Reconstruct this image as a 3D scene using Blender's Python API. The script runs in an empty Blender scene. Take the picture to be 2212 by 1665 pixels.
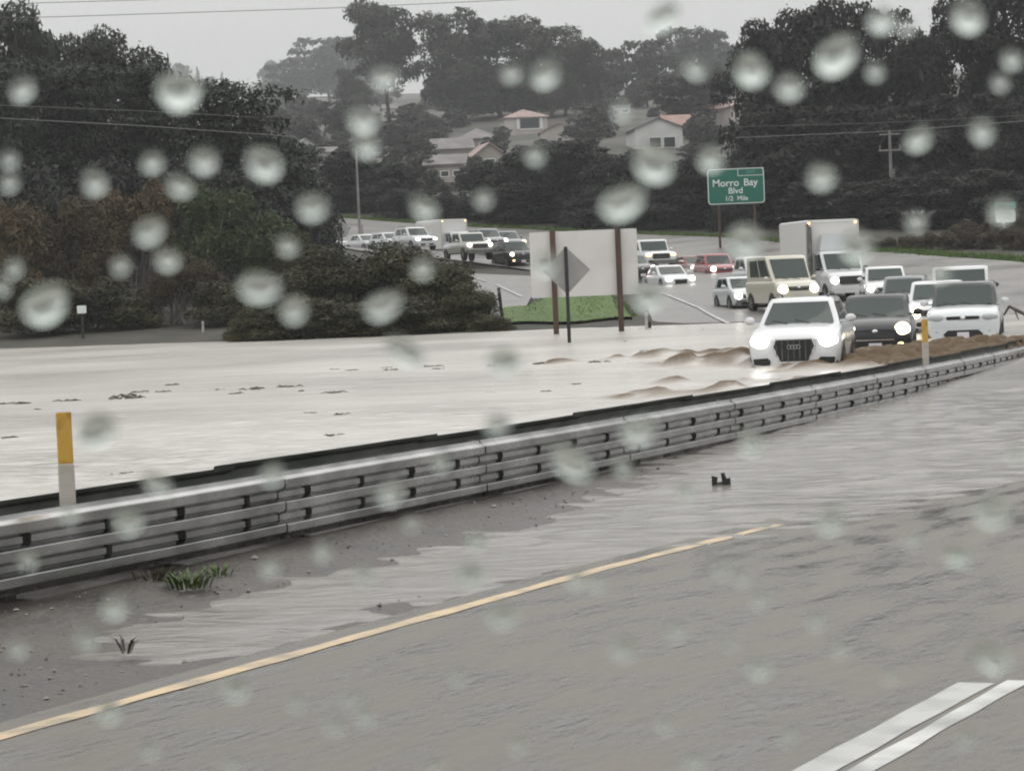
import bpy, bmesh, math, random
import numpy as np
from mathutils import Vector, Matrix
R = math.radians
random.seed(7)
rng = np.random.default_rng(11)
S = bpy.context.scene
C = S.collection

# ------------------------------------------------------------------ camera
F, CX, CY = 5309.0, 1106.0, 832.7          # focal length and centre, in pixels of the photo shown 2212 wide
HC, PITCH, ROLL = 1.95, math.atan(251 / 6000), 0.042
cp, sp = math.cos(PITCH), math.sin(PITCH)
cr, sr = math.cos(ROLL), math.sin(ROLL)
RX, UX, FX = Vector((1, 0, 0)), Vector((0, sp, cp)), Vector((0, cp, -sp))
cam_r, cam_u = cr * RX - sr * UX, sr * RX + cr * UX
cam = bpy.data.cameras.new('camera')
cam_o = bpy.data.objects.new('camera', cam)
C.objects.link(cam_o)
M = Matrix.Identity(4)
for i in range(3):
    M[i][0], M[i][1], M[i][2] = cam_r[i], cam_u[i], -FX[i]
M[2][3] = HC
cam_o.matrix_world = M
cam.sensor_width = 36
cam.lens = 36 * F / 2212
cam.clip_start, cam.clip_end = 0.05, 6000
cam.dof.use_dof = True
cam.dof.focus_distance = 55
cam.dof.aperture_fstop = 24.0
S.camera = cam_o

# ------------------------------------------------------------------ sky, sun, exposure
SUN_EL, SUN_ROT = R(48), R(200)
W = bpy.data.worlds.new('World')
S.world = W
W.use_nodes = True
nt = W.node_tree
nt.nodes.clear()
N = nt.nodes.new
out = N('ShaderNodeOutputWorld')
bg = N('ShaderNodeBackground')
bg.inputs['Strength'].default_value = 0.1
sky = N('ShaderNodeTexSky')
sky.sky_type = 'NISHITA'
sky.sun_disc = False
sky.sun_elevation, sky.sun_rotation = SUN_EL, SUN_ROT
sky.air_density, sky.dust_density = 1.0, 4.0
hs = N('ShaderNodeHueSaturation')
hs.inputs['Saturation'].default_value = 0.12
tc = N('ShaderNodeTexCoord')
sep = N('ShaderNodeSeparateXYZ')
mr = N('ShaderNodeMapRange')               # overcast sky: brighter towards the zenith
mr.inputs['From Min'].default_value, mr.inputs['From Max'].default_value = 0.0, 1.0
mr.inputs['To Min'].default_value, mr.inputs['To Max'].default_value = 7.2, 15.0
nz = N('ShaderNodeTexNoise')
nz.inputs['Scale'].default_value, nz.inputs['Detail'].default_value = 3.2, 3.0
mrn = N('ShaderNodeMapRange')
mrn.inputs['From Min'].default_value, mrn.inputs['From Max'].default_value = 0.3, 0.7
mrn.inputs['To Min'].default_value, mrn.inputs['To Max'].default_value = 0.93, 1.05
mul = N('ShaderNodeMath'); mul.operation = 'MULTIPLY'
comb = N('ShaderNodeCombineColor')
tint = N('ShaderNodeMix'); tint.data_type = 'RGBA'; tint.blend_type = 'MULTIPLY'
tint.inputs['Factor'].default_value = 1.0
tint.inputs[7].default_value = (1.0, 1.0, .985, 1)
mix = N('ShaderNodeMix'); mix.data_type = 'RGBA'; mix.inputs['Factor'].default_value = 0.88
L = nt.links.new
L(sky.outputs[0], hs.inputs['Color'])
L(tc.outputs['Generated'], sep.inputs[0]); L(sep.outputs['Z'], mr.inputs['Value'])
L(tc.outputs['Generated'], nz.inputs['Vector']); L(nz.outputs['Fac'], mrn.inputs['Value'])
L(mr.outputs[0], mul.inputs[0]); L(mrn.outputs[0], mul.inputs[1])
for k in range(3): L(mul.outputs[0], comb.inputs[k])
L(comb.outputs[0], tint.inputs[6])
L(hs.outputs[0], mix.inputs[6]); L(tint.outputs[2], mix.inputs[7])
L(mix.outputs[2], bg.inputs['Color']); L(bg.outputs[0], out.inputs['Surface'])

sun = bpy.data.lights.new('sun', 'SUN')
sun.energy, sun.angle, sun.color = 0.5, R(50), (1.0, 0.97, 0.93)
sun_o = bpy.data.objects.new('sun', sun)
C.objects.link(sun_o)
sun_o.rotation_euler = (R(90) - SUN_EL, 0, R(180) - SUN_ROT + R(180))
S.view_settings.view_transform = 'Standard'
S.view_settings.look = 'None'
S.view_settings.exposure = 0.2
S.view_settings.gamma = 1.0
S.view_settings.use_curve_mapping = False
S.cycles.use_denoising = True
S.cycles.pixel_filter_type = 'BLACKMAN_HARRIS'
S.cycles.filter_width = 2.0
S.cycles.max_bounces = 8
S.cycles.diffuse_bounces = 2
S.cycles.glossy_bounces = 3
S.cycles.transmission_bounces = 6
S.cycles.volume_bounces = 0
S.cycles.transparent_max_bounces = 6
S.cycles.caustics_reflective = False
S.cycles.caustics_refractive = False
S.cycles.sample_clamp_indirect = 3.0

# ------------------------------------------------------------------ pixel <-> place
def ray(px, py):
    u, w = (px - CX) / F, -(py - CY) / F
    v = (u * cr + w * sr) * RX + (-u * sr + w * cr) * UX + FX
    return v
def P(px, py, d):                          # the point seen at px, py whose distance ahead is d
    v = ray(px, py)
    return Vector((0, 0, HC)) + v * (d / v.y)
def G(px, py, z=0.0):                      # the point of the level z seen at px, py
    v = ray(px, py)
    return Vector((0, 0, HC)) + v * ((z - HC) / v.z)
def sst(a, b, x):
    t = np.clip((np.asarray(x, float) - a) / (b - a), 0, 1)
    return t * t * (3 - 2 * t)

# ------------------------------------------------------------------ materials
MATS = {}
def mat(name, col, rough=0.6, metal=0.0, spec=0.5, emit=None, estr=0.0, ior=1.45, coat=0.0):
    m = bpy.data.materials.new(name)
    m.use_nodes = True
    b = m.node_tree.nodes['Principled BSDF']
    b.inputs['Base Color'].default_value = (*col, 1)
    b.inputs['Roughness'].default_value = rough
    b.inputs['Metallic'].default_value = metal
    b.inputs['Specular IOR Level'].default_value = spec
    b.inputs['IOR'].default_value = ior
    b.inputs['Coat Weight'].default_value = coat
    b.inputs['Coat Roughness'].default_value = 0.08
    if emit:
        b.inputs['Emission Color'].default_value = (*emit, 1)
        b.inputs['Emission Strength'].default_value = estr
    MATS[name] = m
    return m
def noise_col(m, c1, c2, scale=4.0, detail=5.0, lo=0.35, hi=0.65, coord='Object', stretch=None, bump=0.0, bscale=None, bdist=0.02, obj_random=0.0, rough=None, axis=None):
    t = m.node_tree
    b = t.nodes['Principled BSDF']
    n = t.nodes.new
    co = n('ShaderNodeTexCoord')
    mp = n('ShaderNodeMapping')
    if stretch: mp.inputs['Scale'].default_value = stretch
    if axis:
        mp.vector_type = 'TEXTURE'
        mp.inputs['Rotation'].default_value = (0, 0, axis[0]); mp.inputs['Scale'].default_value = axis[1]
    t.links.new(co.outputs[coord], mp.inputs['Vector'])
    no = n('ShaderNodeTexNoise')
    no.inputs['Scale'].default_value, no.inputs['Detail'].default_value = scale, detail
    t.links.new(mp.outputs[0], no.inputs['Vector'])
    r = n('ShaderNodeMapRange')
    r.inputs['From Min'].default_value, r.inputs['From Max'].default_value = lo, hi
    t.links.new(no.outputs['Fac'], r.inputs['Value'])
    mx = n('ShaderNodeMix'); mx.data_type = 'RGBA'
    mx.inputs[6].default_value, mx.inputs[7].default_value = (*c1, 1), (*c2, 1)
    t.links.new(r.outputs[0], mx.inputs['Factor'])
    last = mx.outputs[2]
    if obj_random:
        oi = n('ShaderNodeObjectInfo')
        hv = n('ShaderNodeHueSaturation')
        r2 = n('ShaderNodeMapRange')
        r2.inputs['To Min'].default_value, r2.inputs['To Max'].default_value = 1 - obj_random, 1 + obj_random
        t.links.new(oi.outputs['Random'], r2.inputs['Value'])
        t.links.new(r2.outputs[0], hv.inputs['Value'])
        t.links.new(last, hv.inputs['Color'])
        last = hv.outputs[0]
    t.links.new(last, b.inputs['Base Color'])
    if rough:
        rr = n('ShaderNodeMapRange')
        rr.inputs['To Min'].default_value, rr.inputs['To Max'].default_value = rough
        t.links.new(r.outputs[0], rr.inputs['Value'])
        t.links.new(rr.outputs[0], b.inputs['Roughness'])
    if bump:
        nb = n('ShaderNodeTexNoise')
        nb.inputs['Scale'].default_value, nb.inputs['Detail'].default_value = bscale or scale * 6, 4.0
        t.links.new(mp.outputs[0], nb.inputs['Vector'])
        bp = n('ShaderNodeBump')
        bp.inputs['Strength'].default_value, bp.inputs['Distance'].default_value = bump, bdist
        t.links.new(nb.outputs['Fac'], bp.inputs['Height'])
        t.links.new(bp.outputs[0], b.inputs['Normal'])
    return m

m_asphalt = noise_col(mat('wet_asphalt', (.05, .05, .05), .22), (.060, .053, .043), (.135, .120, .100), 3.4, 10, .34, .66, bump=.8, bscale=18, bdist=.009, rough=(.12, .48), axis=(R(63), (2.6, 1, 1)))
m_far_asphalt = noise_col(mat('far_asphalt', (.1, .1, .1), .4), (.13, .122, .115), (.20, .188, .178), .25, 4, bump=.2, bscale=6, rough=(.3, .5))
m_mud = noise_col(mat('muddy_gravel', (.1, .08, .06), .5), (.030, .026, .022), (.09, .079, .069), 1.4, 9, .3, .7, bump=.9, bscale=14, bdist=.035, rough=(.30, .60))
m_earth = noise_col(mat('wet_earth', (.06, .05, .03), .8), (.020, .020, .014), (.05, .045, .032), .5, 6, bump=.5, bscale=4, bdist=.1)
m_hill = noise_col(mat('hillside', (.1, .1, .08), .9), (.05, .055, .042), (.14, .125, .112), .05, 7, .35, .68)
m_grass = noise_col(mat('green_grass', (.06, .1, .02), .8), (.068, .118, .024), (.090, .145, .034), .5, 4)
m_gravel = noise_col(mat('gravel_stone', (.2, .18, .16), .45), (.08, .07, .06), (.34, .31, .28), 1.3, 2, obj_random=.2)
m_yellow = noise_col(mat('yellow_paint', (.6, .42, .15), .4), (.60, .45, .27), (.30, .25, .18), 3.5, 9, .42, .70, bump=.2, bscale=40)
m_white_line = noise_col(mat('white_line_paint', (.7, .7, .7), .4), (.46, .46, .45), (.26, .26, .245), 3.2, 9, .45, .72, bump=.2, bscale=40)
m_faint_line = noise_col(mat('worn_line_paint', (.4, .4, .4), .4), (.62, .62, .6), (.22, .22, .21), 2.2, 8, .42, .72)
m_galv = noise_col(mat('galvanised_steel', (.4, .4, .4), .42, 1.0), (.22, .22, .217), (.42, .416, .408), 1.6, 8, rough=(.17, .30), bump=.15, bscale=3, bdist=.02)
m_galv_back = noise_col(mat('shaded_steel', (.1, .1, .1), .6, .3), (.05, .055, .05), (.11, .115, .105), 2.0, 6)  # darker steel: shade on the rear beam's inner face put into the colour
m_dark = mat('dark_slot', (.012, .012, .012), .7)
m_post = noise_col(mat('steel_post', (.15, .15, .14), .6, .4), (.09, .09, .085), (.2, .2, .19), 5, 4)
m_wood = noise_col(mat('brown_timber', (.08, .04, .025), .6), (.035, .018, .012), (.085, .045, .03), 1.2, 5, stretch=(8, 8, .6))
m_pole = noise_col(mat('grey_pole', (.25, .24, .23), .7), (.16, .15, .145), (.30, .285, .28), 1, 4, stretch=(6, 6, .5))
m_alu = noise_col(mat('sign_back_aluminium', (.5, .5, .48), .45, .15), (.52, .51, .50), (.60, .59, .575), .6, 4)
m_alu2 = noise_col(mat('dull_sign_back', (.3, .3, .3), .5, .2), (.20, .195, .19), (.27, .265, .255), 1.2, 4)
m_signgreen = mat('sign_green', (.005, .13, .09), .45)
m_signwhite = mat('sign_white', (.72, .76, .74), .45)
m_signteal = mat('sign_teal', (.10, .34, .30), .45)
m_white_post = noise_col(mat('white_plastic', (.66, .64, .6), .4), (.50, .47, .42), (.36, .33, .28), 5, 5, .4, .7)
m_yellow_post = noise_col(mat('yellow_plastic', (.6, .33, .03), .4), (.52, .31, .05), (.34, .19, .03), 8, 3, .5, .7)
m_bark = noise_col(mat('bark', (.06, .05, .045), .85), (.035, .03, .026), (.10, .09, .08), 2, 5, stretch=(4, 4, .7))
m_palebark = noise_col(mat('pale_bark', (.2, .18, .16), .8), (.10, .09, .08), (.24, .22, .20), 2, 5, stretch=(4, 4, .7))
m_litter = noise_col(mat('wet_litter', (.05, .04, .03), .5), (.025, .02, .014), (.10, .085, .06), 5, 3)
def foliage(name, c1, c2, rnd=.25, scale=.35):
    return noise_col(mat(name, c1, .65, 0, .35), c1, c2, scale, 4, .35, .65, coord='Object', obj_random=rnd)
m_euc = foliage('eucalyptus_leaf', (.022, .026, .020), (.050, .056, .042))
m_cyp = foliage('cypress_leaf', (.009, .014, .009), (.026, .034, .020))
m_right = foliage('dark_wood_leaf', (.007, .009, .007), (.020, .021, .016))
m_hedge = foliage('hedge_leaf', (.012, .015, .013), (.034, .038, .030))
m_brush = foliage('dark_brush_leaf', (.022, .022, .008), (.060, .054, .020), scale=1.2)
m_brown = foliage('brown_willow_twig', (.042, .032, .016), (.085, .058, .028), scale=.9)
m_greenleaf = foliage('fresh_green_leaf', (.026, .040, .014), (.060, .085, .028), scale=.9)
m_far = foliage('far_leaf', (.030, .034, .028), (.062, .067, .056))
m_dry = foliage('dry_brush_leaf', (.045, .036, .022), (.10, .078, .05), scale=.8)
m_weed = foliage('weed_leaf', (.035, .06, .018), (.07, .11, .03), scale=6)
m_glass = mat('vehicle_glass', (.030, .046, .041), .04, 0, .55)
m_black = mat('black_trim', (.012, .013, .014), .35)
m_tyre = mat('tyre_rubber', (.015, .015, .015), .7)
m_rim = mat('wheel_rim', (.35, .35, .36), .3, .8)
m_chrome = mat('chrome', (.7, .7, .72), .15, 1.0)
m_lampoff = mat('lamp_glass', (.33, .36, .36), .12, .2, .8)
m_plate = mat('number_plate', (.62, .58, .63), .4)
def paint(name, col, metal=0.0):
    return mat(name, col, .22, metal, .5, coat=.6)
p_white = paint('white_paint', (.62, .63, .64))
p_pearl = paint('pearl_paint', (.56, .59, .60))
p_char = mat('charcoal_paint', (.022, .023, .026), .28, 0, .4, coat=.2)
p_cream = paint('cream_paint', (.55, .52, .44))
p_red = paint('red_paint', (.30, .035, .05))
p_maroon = paint('dark_red_paint', (.16, .022, .02))
p_silver = paint('silver_paint', (.52, .53, .54), .3)
p_beige = paint('beige_paint', (.50, .50, .46))
p_black = paint('black_paint', (.02, .022, .024))
p_grey = paint('grey_paint', (.16, .17, .18))
p_box = mat('box_panel', (.66, .65, .63), .5)
def lamp_mat(name, col, s): return mat(name, (.8, .8, .8), .3, emit=col, estr=s)
e_white = lamp_mat('headlight_white', (1, .97, .9), 4)
e_warm = lamp_mat('headlight_warm', (1, .86, .58), 4.5)
e_pink = lamp_mat('headlight_pale', (1, .80, .74), 5)
e_amber = lamp_mat('amber_lamp', (1, .50, .16), 4)
e_yellow = lamp_mat('fog_lamp_yellow', (1, .78, .22), 5)

# flood water: muddy, wind-rippled
m_water = mat('flood_water', (.215, .178, .138), .2, 0, .5, ior=1.33)
t = m_water.node_tree; b = t.nodes['Principled BSDF']; n = t.nodes.new
co = n('ShaderNodeTexCoord'); mp = n('ShaderNodeMapping'); mp.inputs['Scale'].default_value = (.7, 1.5, 1)
n1 = n('ShaderNodeTexNoise'); n1.inputs['Scale'].default_value, n1.inputs['Detail'].default_value = 2.2, 7
n2 = n('ShaderNodeTexNoise'); n2.inputs['Scale'].default_value, n2.inputs['Detail'].default_value = .11, 3
r2 = n('ShaderNodeMapRange'); r2.inputs['From Min'].default_value, r2.inputs['From Max'].default_value = .35, .65
r2.inputs['To Min'].default_value, r2.inputs['To Max'].default_value = .16, .27
bp = n('ShaderNodeBump'); bp.inputs['Strength'].default_value, bp.inputs['Distance'].default_value = .75, .085
t.links.new(co.outputs['Object'], mp.inputs[0]); t.links.new(mp.outputs[0], n1.inputs['Vector'])
t.links.new(co.outputs['Object'], n2.inputs['Vector'])
t.links.new(n2.outputs['Fac'], r2.inputs['Value']); t.links.new(r2.outputs[0], b.inputs['Roughness'])
t.links.new(n1.outputs['Fac'], bp.inputs['Height']); t.links.new(bp.outputs[0], b.inputs['Normal'])
va = n('ShaderNodeAttribute'); va.attribute_name = 'sheen_and_silt'; t.links.new(va.outputs['Color'], b.inputs['Base Color'])
vs_ = n('ShaderNodeAttribute'); vs_.attribute_name = 'stirred'
ra_ = n('ShaderNodeMath'); ra_.operation = 'MULTIPLY_ADD'; ra_.inputs[1].default_value = .4
t.links.new(vs_.outputs['Fac'], ra_.inputs[0]); t.links.new(r2.outputs[0], ra_.inputs[2]); t.links.new(ra_.outputs[0], b.inputs['Roughness'])
sa_ = n('ShaderNodeMath'); sa_.operation = 'MULTIPLY_ADD'; sa_.inputs[1].default_value = -.38; sa_.inputs[2].default_value = .5
t.links.new(vs_.outputs['Fac'], sa_.inputs[0]); t.links.new(sa_.outputs[0], b.inputs['Specular IOR Level'])

# ------------------------------------------------------------------ mesh helpers
class MB:
    def __init__(s): s.v, s.f, s.m = [], [], []
    def add(s, vs, fs, mi=0):
        o = len(s.v)
        s.v += [tuple(q) for q in vs]
        s.f += [tuple(i + o for i in f) for f in fs]
        s.m += [mi] * len(fs)
        return s
    def box(s, c, d, rz=0.0, mi=0, bev=0.0):
        x, y, z = d[0] / 2, d[1] / 2, d[2] / 2
        if bev:
            k = bev
            ring = [(-x + k, -y), (x - k, -y), (x, -y + k), (x, y - k), (x - k, y), (-x + k, y), (-x, y - k), (-x, -y + k)]
            zs = [(-z, .93), (-z + k, 1), (z - k, 1), (z, .93)]
            vs = [(a * q, b_ * q, h) for h, q in zs for a, b_ in ring]
            fs = [tuple(range(7, -1, -1)), tuple(range(24, 32))]
            for r in range(3):
                for i in range(8):
                    j = (i + 1) % 8
                    fs.append((r * 8 + i, r * 8 + j, r * 8 + 8 + j, r * 8 + 8 + i))
        else:
            vs = [(-x, -y, -z), (x, -y, -z), (x, y, -z), (-x, y, -z), (-x, -y, z), (x, -y, z), (x, y, z), (-x, y, z)]
            fs = [(3, 2, 1, 0), (4, 5, 6, 7), (0, 1, 5, 4), (1, 2, 6, 5), (2, 3, 7, 6), (3, 0, 4, 7)]
        ca, sa = math.cos(rz), math.sin(rz)
        return s.add([(c[0] + a * ca - b_ * sa, c[1] + a * sa + b_ * ca, c[2] + h) for a, b_, h in vs], fs, mi)
    def tube(s, pts, rad, n=8, mi=0):
        pts = [Vector(p) for p in pts]
        rad = rad if isinstance(rad, (list, tuple)) else [rad] * len(pts)
        vs, fs = [], []
        for i, p in enumerate(pts):
            d = (pts[min(i + 1, len(pts) - 1)] - pts[max(i - 1, 0)]).normalized()
            a = d.cross(Vector((0, 0, 1)) if abs(d.z) < .9 else Vector((1, 0, 0))).normalized()
            b_ = d.cross(a)
            for k in range(n):
                q = 2 * math.pi * k / n
                vs.append(p + (a * math.cos(q) + b_ * math.sin(q)) * rad[i])
        for i in range(len(pts) - 1):
            for k in range(n):
                j = (k + 1) % n
                fs.append((i * n + k, i * n + j, i * n + n + j, i * n + n + k))
        fs += [tuple(range(n)), tuple(range(len(vs) - 1, len(vs) - 1 - n, -1))]
        return s.add(vs, fs, mi)
    def prism(s, poly, y0, y1, mi=0):      # polygon in x, z pushed along y
        n = len(poly)
        vs = [(x, y0, z) for x, z in poly] + [(x, y1, z) for x, z in poly]
        fs = [tuple(range(n)), tuple(range(2 * n - 1, n - 1, -1))]
        for i in range(n):
            j = (i + 1) % n
            fs.append((j, i, n + i, n + j))
        return s.add(vs, fs, mi)
    def ball(s, c, r, nu=12, nv=7, mi=0):
        vs, fs = [(c[0], c[1], c[2] - r[2])], []
        for j in range(1, nv):
            a = -math.pi / 2 + math.pi * j / nv
            for i in range(nu):
                q = 2 * math.pi * i / nu
                vs.append((c[0] + r[0] * math.cos(a) * math.cos(q), c[1] + r[1] * math.cos(a) * math.sin(q), c[2] + r[2] * math.sin(a)))
        vs.append((c[0], c[1], c[2] + r[2]))
        for i in range(nu):
            k = (i + 1) % nu
            fs.append((0, 1 + k, 1 + i))
            fs.append((len(vs) - 1, len(vs) - 1 - nu + i, len(vs) - 1 - nu + k))
            for j in range(nv - 2):
                fs.append((1 + j * nu + i, 1 + j * nu + k, 1 + (j + 1) * nu + k, 1 + (j + 1) * nu + i))
        return s.add(vs, fs, mi)
    def loft(s, rings, mi=0, closed=True, caps=True):
        n = len(rings[0]); vs, fs = [], []
        for r in rings: vs += r
        for i in range(len(rings) - 1):
            for k in range(n if closed else n - 1):
                j = (k + 1) % n
                fs.append((i * n + k, i * n + j, i * n + n + j, i * n + n + k))
        if caps:
            fs += [tuple(range(n - 1, -1, -1)), tuple(range(len(vs) - n, len(vs)))]
        return s.add(vs, fs, mi)
    def grid(s, rows, mi=0): return s.loft(rows, mi, closed=False, caps=False)
    def mesh(s, name, mats, smooth=0):
        me = bpy.data.meshes.new(name)
        me.from_pydata(s.v, [], s.f)
        for m in (mats if isinstance(mats, (list, tuple)) else [mats]): me.materials.append(m)
        if any(s.m): me.polygons.foreach_set('material_index', s.m)
        me.update()
        bm = bmesh.new(); bm.from_mesh(me)
        bmesh.ops.recalc_face_normals(bm, faces=bm.faces)
        bm.to_mesh(me); bm.free()
        if smooth:
            me.shade_smooth()
            me.set_sharp_from_angle(angle=R(smooth))
        return me
    def build(s, name, mats, parent=None, smooth=0):
        return link(name, s.mesh(name, mats, smooth), parent)
def link(name, me, parent=None):
    o = bpy.data.objects.new(name, me)
    C.objects.link(o)
    if parent: o.parent = parent
    return o
def tag(o, label=None, cat=None, group=None, kind=None):
    if label: o['label'] = label
    if cat: o['category'] = cat
    if group: o['group'] = group
    if kind: o['kind'] = kind
    return o
def thing(name, label, cat, loc=(0, 0, 0), rz=0.0, group=None):
    o = bpy.data.objects.new(name, None)
    C.objects.link(o)
    o.empty_display_size = .3
    o.location = loc; o.rotation_euler.z = rz
    return tag(o, label, cat, group)
def copy_tree(o, parent=None):
    c = o.copy(); C.objects.link(c); c.parent = parent
    for ch in list(o.children): copy_tree(ch, c)
    return c
def fast_mesh(name, verts, quads, mats, midx=None, smooth=False):
    me = bpy.data.meshes.new(name)
    nv, nf = len(verts), len(quads)
    k = quads.shape[1]
    me.vertices.add(nv); me.vertices.foreach_set('co', np.asarray(verts, np.float32).ravel())
    me.loops.add(nf * k); me.loops.foreach_set('vertex_index', np.asarray(quads, np.int32).ravel())
    me.polygons.add(nf)
    me.polygons.foreach_set('loop_start', np.arange(0, nf * k, k, dtype=np.int32))
    if midx is not None: me.polygons.foreach_set('material_index', np.asarray(midx, np.int32))
    me.polygons.foreach_set('use_smooth', np.full(nf, smooth))
    for m in (mats if isinstance(mats, (list, tuple)) else [mats]): me.materials.append(m)
    me.update(calc_edges=True)
    return me
def grid_mesh(name, X, Y, Z, mats, keep=None, smooth=True):
    nr, nc = X.shape
    v = np.stack([X, Y, Z], -1).reshape(-1, 3)
    i = np.arange(nr * nc).reshape(nr, nc)
    q = np.stack([i[:-1, :-1], i[:-1, 1:], i[1:, 1:], i[1:, :-1]], -1).reshape(-1, 4)
    a = v[q[:, 0]]; nrm = np.cross(v[q[:, 1]] - a, v[q[:, 3]] - a)[:, 2]
    if nrm.mean() < 0: q = q[:, ::-1]
    if keep is not None: q = q[keep.reshape(-1)]
    return fast_mesh(name, v, q, mats, smooth=smooth)

# ------------------------------------------------------------------ the near carriageway: an arc to the left
TH, KAP = 0.47183, 0.0031
def lane(t, X):
    t = np.asarray(t, float); a = TH - KAP * t
    cx, cy = (np.cos(a) - math.cos(TH)) / KAP, (math.sin(TH) - np.sin(a)) / KAP
    return cx + np.cos(a) * X, cy - np.sin(a) * X
XR, XY = -9.525, -7.04
rail_top = lambda t: 0.72467 - .00668 * t - .000065 * t * t
def x_yel(t): return -7.097 + .00244 * t + .00229 * t * t * (t < 26) + (t >= 26) * .00229 * 676
def z_yel(t): return .032 - .0105 * np.clip(t - 15, 0, 40)
def z_road(t, X):
    return z_yel(t) + .05 * sst(14, 22, t) * np.maximum(X - x_yel(t), 0)
def z_median(t, X):
    u = np.clip((X - XR) / (x_yel(t) - .25 - XR), 0, 1)
    zr = .070 - .0105 * np.clip(t - 18, 0, 40) + .02 * (1 - sst(10, 12.5, t))
    z = zr * (1 - u) + (z_yel(t) - .01 + .015 * (1 - sst(9, 12, t))) * u
    n_ = np.sin(3.1 * t + 2 * X) * np.sin(1.7 * t - 4 * X) + .6 * np.sin(7.3 * t - 5 * X) * np.sin(5.1 * t + 9 * X)
    return z - .095 * np.exp(-((u - .62 + .05 * np.sin(t)) / .24) ** 2) * sst(9.8, 13.0, t) + .020 * n_ * np.sin(math.pi * u) ** .7 - .012 * sst(.05, .5, u)

# ------------------------------------------------------------------ terrain
VEH = {}   # filled below: vehicles' ground points take part in the terrain
veh_px = dict(  # centre px, ground px, distance
    van=(1690, 671, 104), truck=(1812, 652, 110), compact=(1602, 671, 109.5), f=(1912, 662, 103),
    sedan=(1445, 629, 136), red=(1547, 609, 148), red2=(1500, 603, 157), pickup_w=(1403, 588, 149), dark=(1366, 607, 141),
    suv_o=(1640, 631, 123), pickup_b=(1011, 562, 168), dark_suv=(1110, 579, 166), box=(992, 564, 192), suv_s=(896, 541, 186),
    silver=(790, 546, 202), extra=(842, 543, 197), extra2=(716, 546, 210), u=(1052, 545, 181), v=(1094, 547, 186))
ctrl = [(6, 52, -.35), (9, 60, -.35), (12.4, 67, -.3), (-40, 60, -.6), (-20, 80, -.5), (0, 70, -.5), (0, 84, -.3), (28, 60, -.5), (40, 70, -.4), (-60, 90, -.4),
        (-27, 113, 0), (-18, 109, .0), (-8, 100, .0), (-2, 98, .0), (5.5, 101, 0), (12, 96, -.05), (18, 93, 0), (24, 88, 0), (36, 88, 0.1),
        (-30, 122, .5), (-30, 150, 2.3), (-50, 130, 1), (-50, 180, 5), (-14, 130, 1.6), (-22, 200, 6.2), (30, 150, 3.2), (36, 185, 5.2), (25, 200, 6), (-5, 112, .7), (60, 110, 1.5), (60, 180, 5)]
for k, (a, b_, d) in veh_px.items():
    VEH[k] = P(a, b_, d); ctrl.append(tuple(VEH[k]))
outer = [P(2240, 562, 122), P(2212, 560, 126), P(1940, 541, 150), P(1700, 523, 172), P(1560, 518, 186), P(1380, 508, 198), P(1140, 494, 212), P(720, 487, 232)]
ctrl += [tuple(p) for p in outer]
ctrl = np.array(ctrl, float)
def tps_fit(c, lam=.6):
    x = c[:, :2]; n_ = len(x)
    r2_ = ((x[:, None] - x[None]) ** 2).sum(-1)
    K = np.where(r2_ > 0, .5 * r2_ * np.log(np.maximum(r2_, 1e-9)), 0) / 1000
    K += lam * np.eye(n_)
    Pm = np.c_[np.ones(n_), x]
    A = np.block([[K, Pm], [Pm.T, np.zeros((3, 3))]])
    return np.linalg.solve(A, np.r_[c[:, 2], 0, 0, 0])
TPSW = tps_fit(ctrl)
def tps(x, y):
    x, y = np.asarray(x, float), np.asarray(y, float)
    sh = x.shape; q = np.stack([x.ravel(), y.ravel()], -1)
    r2_ = ((q[:, None] - ctrl[None, :, :2]) ** 2).sum(-1)
    K = .5 * r2_ * np.log(np.maximum(r2_, 1e-9)) / 1000
    return (K @ TPSW[:-3] + TPSW[-3] + q @ TPSW[-2:]).reshape(sh)
def hill(x, y):
    d = np.maximum(np.asarray(y, float) - 205, 0)
    z = 6 + .094 * np.minimum(d, 245) + .0828 * np.maximum(d - 245, 0)
    z = np.where(y > 2050, 6 + .094 * 245 + .0828 * 1600 - .05 * (y - 2050), z)
    return z + 1.6 * np.sin(x * .021 + y * .013) + .8 * np.sin(x * .05 - y * .03) * sst(230, 300, y)
def ground_z(x, y):
    x, y = np.asarray(x, float), np.asarray(y, float)
    xc = np.clip(x, -60, 60)
    near = -.55 + 0 * x
    z = np.where(y < 45, near, tps(xc, np.clip(y, 45, 240)))
    z = np.where(y < 60, near + (z - near) * sst(45, 60, y), z)
    z = np.minimum(z, np.where(y < 88, -.12, 1e9))
    w = sst(195, 262, y)
    return z * (1 - w) + hill(x, y) * w
ys = np.r_[np.arange(-30, 45, 6), np.arange(45, 84, 4), np.arange(84, 250, 2), np.arange(250, 420, 6), np.arange(420, 2520, 25)]
us = np.linspace(-1, 1, 121)
Yg, Ug = np.meshgrid(ys, us, indexing='ij')
Xg = Ug * (75 + .40 * np.maximum(Yg, 0))
Zg = ground_z(Xg, Yg)
g = link('ground', grid_mesh('ground', Xg, Yg, Zg, [m_earth, m_hill]))
idx = (g.data.polygons, )
pm = np.array([1 if p.center.y > 268 else 0 for p in g.data.polygons], np.int32)
g.data.polygons.foreach_set('material_index', pm)
tag(g, kind='structure')

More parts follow.
